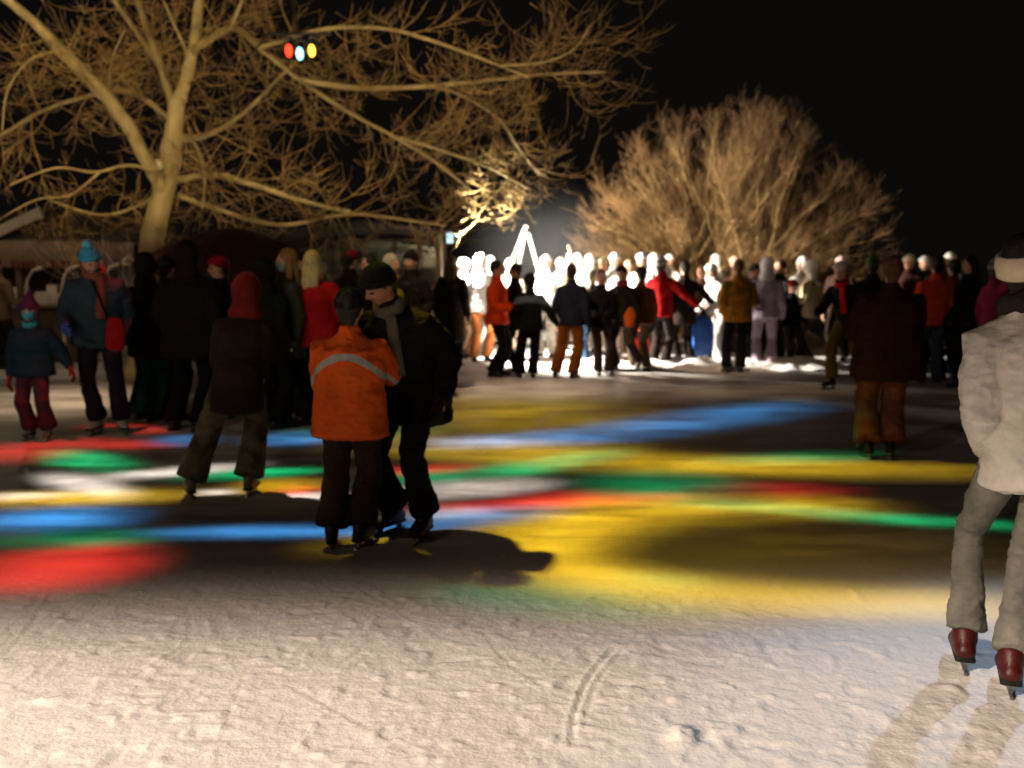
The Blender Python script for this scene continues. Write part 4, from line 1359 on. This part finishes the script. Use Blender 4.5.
# floodlit people behind, many in white
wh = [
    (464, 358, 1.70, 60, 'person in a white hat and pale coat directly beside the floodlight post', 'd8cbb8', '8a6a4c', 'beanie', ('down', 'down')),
    (437, 357, 1.30, 20, 'small white figure added for the bright gap between the two black coats', 'dcd6cc', 'c8c0b4', None, ('down', 'down')),  # added figure: its white clothes stand in for a lit gap
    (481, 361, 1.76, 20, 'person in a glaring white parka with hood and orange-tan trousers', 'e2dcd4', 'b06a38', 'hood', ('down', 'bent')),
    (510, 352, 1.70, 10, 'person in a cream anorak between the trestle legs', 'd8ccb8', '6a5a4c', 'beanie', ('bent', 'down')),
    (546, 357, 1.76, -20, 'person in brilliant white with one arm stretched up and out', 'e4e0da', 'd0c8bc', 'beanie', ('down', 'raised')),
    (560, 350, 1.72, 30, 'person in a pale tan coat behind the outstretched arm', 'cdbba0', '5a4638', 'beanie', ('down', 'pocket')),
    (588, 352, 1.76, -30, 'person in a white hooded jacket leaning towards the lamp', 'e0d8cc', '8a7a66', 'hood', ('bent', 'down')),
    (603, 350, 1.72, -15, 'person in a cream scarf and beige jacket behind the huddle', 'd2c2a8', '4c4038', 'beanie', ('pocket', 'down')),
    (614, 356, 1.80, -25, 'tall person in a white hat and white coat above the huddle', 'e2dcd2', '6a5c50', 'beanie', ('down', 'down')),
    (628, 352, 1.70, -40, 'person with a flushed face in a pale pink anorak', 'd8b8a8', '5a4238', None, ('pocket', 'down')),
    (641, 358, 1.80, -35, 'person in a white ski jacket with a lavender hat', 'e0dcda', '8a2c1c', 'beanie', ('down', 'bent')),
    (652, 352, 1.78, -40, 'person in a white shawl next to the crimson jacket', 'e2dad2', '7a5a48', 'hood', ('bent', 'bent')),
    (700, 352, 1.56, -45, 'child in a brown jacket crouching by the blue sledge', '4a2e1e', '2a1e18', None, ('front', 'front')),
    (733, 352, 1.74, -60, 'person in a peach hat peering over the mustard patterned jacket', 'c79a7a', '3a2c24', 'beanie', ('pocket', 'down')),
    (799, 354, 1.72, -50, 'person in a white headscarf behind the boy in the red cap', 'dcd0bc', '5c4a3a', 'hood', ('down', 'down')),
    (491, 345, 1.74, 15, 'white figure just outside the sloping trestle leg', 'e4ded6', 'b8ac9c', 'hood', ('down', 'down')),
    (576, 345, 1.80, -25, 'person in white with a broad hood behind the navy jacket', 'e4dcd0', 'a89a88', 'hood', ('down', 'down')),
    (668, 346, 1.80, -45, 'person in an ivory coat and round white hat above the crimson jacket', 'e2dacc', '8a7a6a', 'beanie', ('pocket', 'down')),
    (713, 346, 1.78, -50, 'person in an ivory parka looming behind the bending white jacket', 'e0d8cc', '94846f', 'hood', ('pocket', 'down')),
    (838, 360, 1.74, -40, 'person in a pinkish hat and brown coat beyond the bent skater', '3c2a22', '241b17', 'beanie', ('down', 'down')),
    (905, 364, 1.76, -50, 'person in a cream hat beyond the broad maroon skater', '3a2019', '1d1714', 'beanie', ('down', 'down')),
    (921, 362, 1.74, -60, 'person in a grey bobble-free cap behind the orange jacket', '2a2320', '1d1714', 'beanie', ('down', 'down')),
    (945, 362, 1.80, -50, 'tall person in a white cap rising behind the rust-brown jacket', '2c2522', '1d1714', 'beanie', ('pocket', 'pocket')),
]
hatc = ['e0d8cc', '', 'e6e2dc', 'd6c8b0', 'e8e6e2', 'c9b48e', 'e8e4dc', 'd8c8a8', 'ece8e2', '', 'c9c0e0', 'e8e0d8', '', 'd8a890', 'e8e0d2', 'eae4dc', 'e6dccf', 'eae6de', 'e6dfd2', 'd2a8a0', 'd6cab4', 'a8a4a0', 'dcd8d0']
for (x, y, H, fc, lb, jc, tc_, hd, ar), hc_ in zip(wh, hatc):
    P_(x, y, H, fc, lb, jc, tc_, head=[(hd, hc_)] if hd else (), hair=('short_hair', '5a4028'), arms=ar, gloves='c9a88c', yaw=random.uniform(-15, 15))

# ------------------------------------------------------------------ things they carry
# red shoulder bag on the hip of the adult in slate blue
m = MB()
m.tube([(0, 0, .14), (0, 0, .05), (0, 0, -.10), (0, 0, -.14)], [(.06, .04), (.085, .05), (.09, .055), (.075, .045)], 14, flat=(1, 0, 0), cap=.4)
bag = thing('shoulder_bag', (hip_xy[0] + .04, hip_xy[1], .98), 'bright red bag hanging at the hip of the slate blue jacket', 'bag', None, .3)
link('pouch', m.remesh('pouch', .01, 2), fabric('8c1418'), bag)
m = MB(); m.tube([(-.06, 0, .14), (-.12, .03, .32), (-.19, .07, .50)], [.012] * 3, 6); m.build('strap', fabric('1c1512'), bag, True)
# orange bag in the crowd
p = at(630, 316, 15.0)
m = MB(); m.tube([(0, 0, .10), (0, 0, 0), (0, 0, -.13)], [(.05, .04), (.10, .07), (.08, .06)], 14, flat=(1, 0, 0))
bag = thing('drawstring_bag', p, 'round orange bag dangling beside the dun trousers', 'bag')
link('pouch', m.remesh('pouch', .01, 2), fabric('c0561a'), bag)
m = MB(); m.tube([(0, 0, .10), (.03, .02, .22), (.06, .06, .32)], [.008] * 3, 6); m.build('cord', fabric('3a2418'), bag, True)
# yellow stick
h = world_hand(r680, i680, 1) if False else at(668, 292, r680.location.y - .15)
a, b2 = at(640, 302, r680.location.y - .25), at(683, 279, r680.location.y - .05)
st = thing('ski_pole', a, 'thin yellow stick held slantwise before the brown-black coat', 'stick')
m = MB(); m.tube([(0, 0, 0), b2 - a], [.014, .016], 8); m.build('shaft', surf('yellow_paint', 'c08a20', .5), st, True)
m = MB(); m.tube([(b2 - a) * .93, (b2 - a) * 1.05], [.022, .022], 8); m.build('grip', surf('rubber', '1a1816', .7), st, True)
# brown stick held up by the crowd
a, b2 = at(538, 272, 16.9), at(547, 255, 16.9)
st = thing('wooden_stick', a, 'short brown stick held up beside the white trestle', 'stick')
m = MB(); m.tube([(-.12, 0, -.4), (0, 0, 0), b2 - a], [.016, .016, .014], 8); m.build('shaft', surf('pale_wood', 'a07a4c', .7), st, True)
# blue sledge standing on end in the snow
p = at(703, 360, 16.6)
sl = thing('sledge', (p.x, 16.6, .06), 'blue plastic sledge standing upright in the bank of snow', 'sledge', None, .12)
rows = []
for z, wd, y in ((0, .13, .03), (.05, .17, 0), (.3, .19, -.02), (.55, .19, -.02), (.68, .16, .02), (.72, .10, .05)):
    rows.append([Vector((x * wd, y + (.05 if abs(x) > .9 else 0) , z)) for x in (-1, -.92, -.3, .3, .92, 1)] + [Vector((x * wd * .98, y + .015 + (.05 if abs(x) > .9 else 0), z)) for x in (1, .88, .3, -.3, -.88, -1)])
m = MB(); m.ring_loft(rows); m.build('shell', surf('blue_plastic', '2c56a0', .35, 5, .15, .05, 40), sl, False)
m = MB(); m.tube([(-.10, .06, .70), (-.04, .07, .84), (.04, .07, .84), (.10, .06, .70)], [.008] * 4, 6); m.build('pull_cord', fabric('c8c06a'), sl, True)

# ------------------------------------------------------------------ picture settings
vs = scene.view_settings
vs.view_transform = 'Standard'
vs.look = 'None'
vs.exposure = 0
vs.gamma = 1
scene.cycles.use_denoising = True
scene.cycles.max_bounces = 5
scene.cycles.sample_clamp_indirect = 8
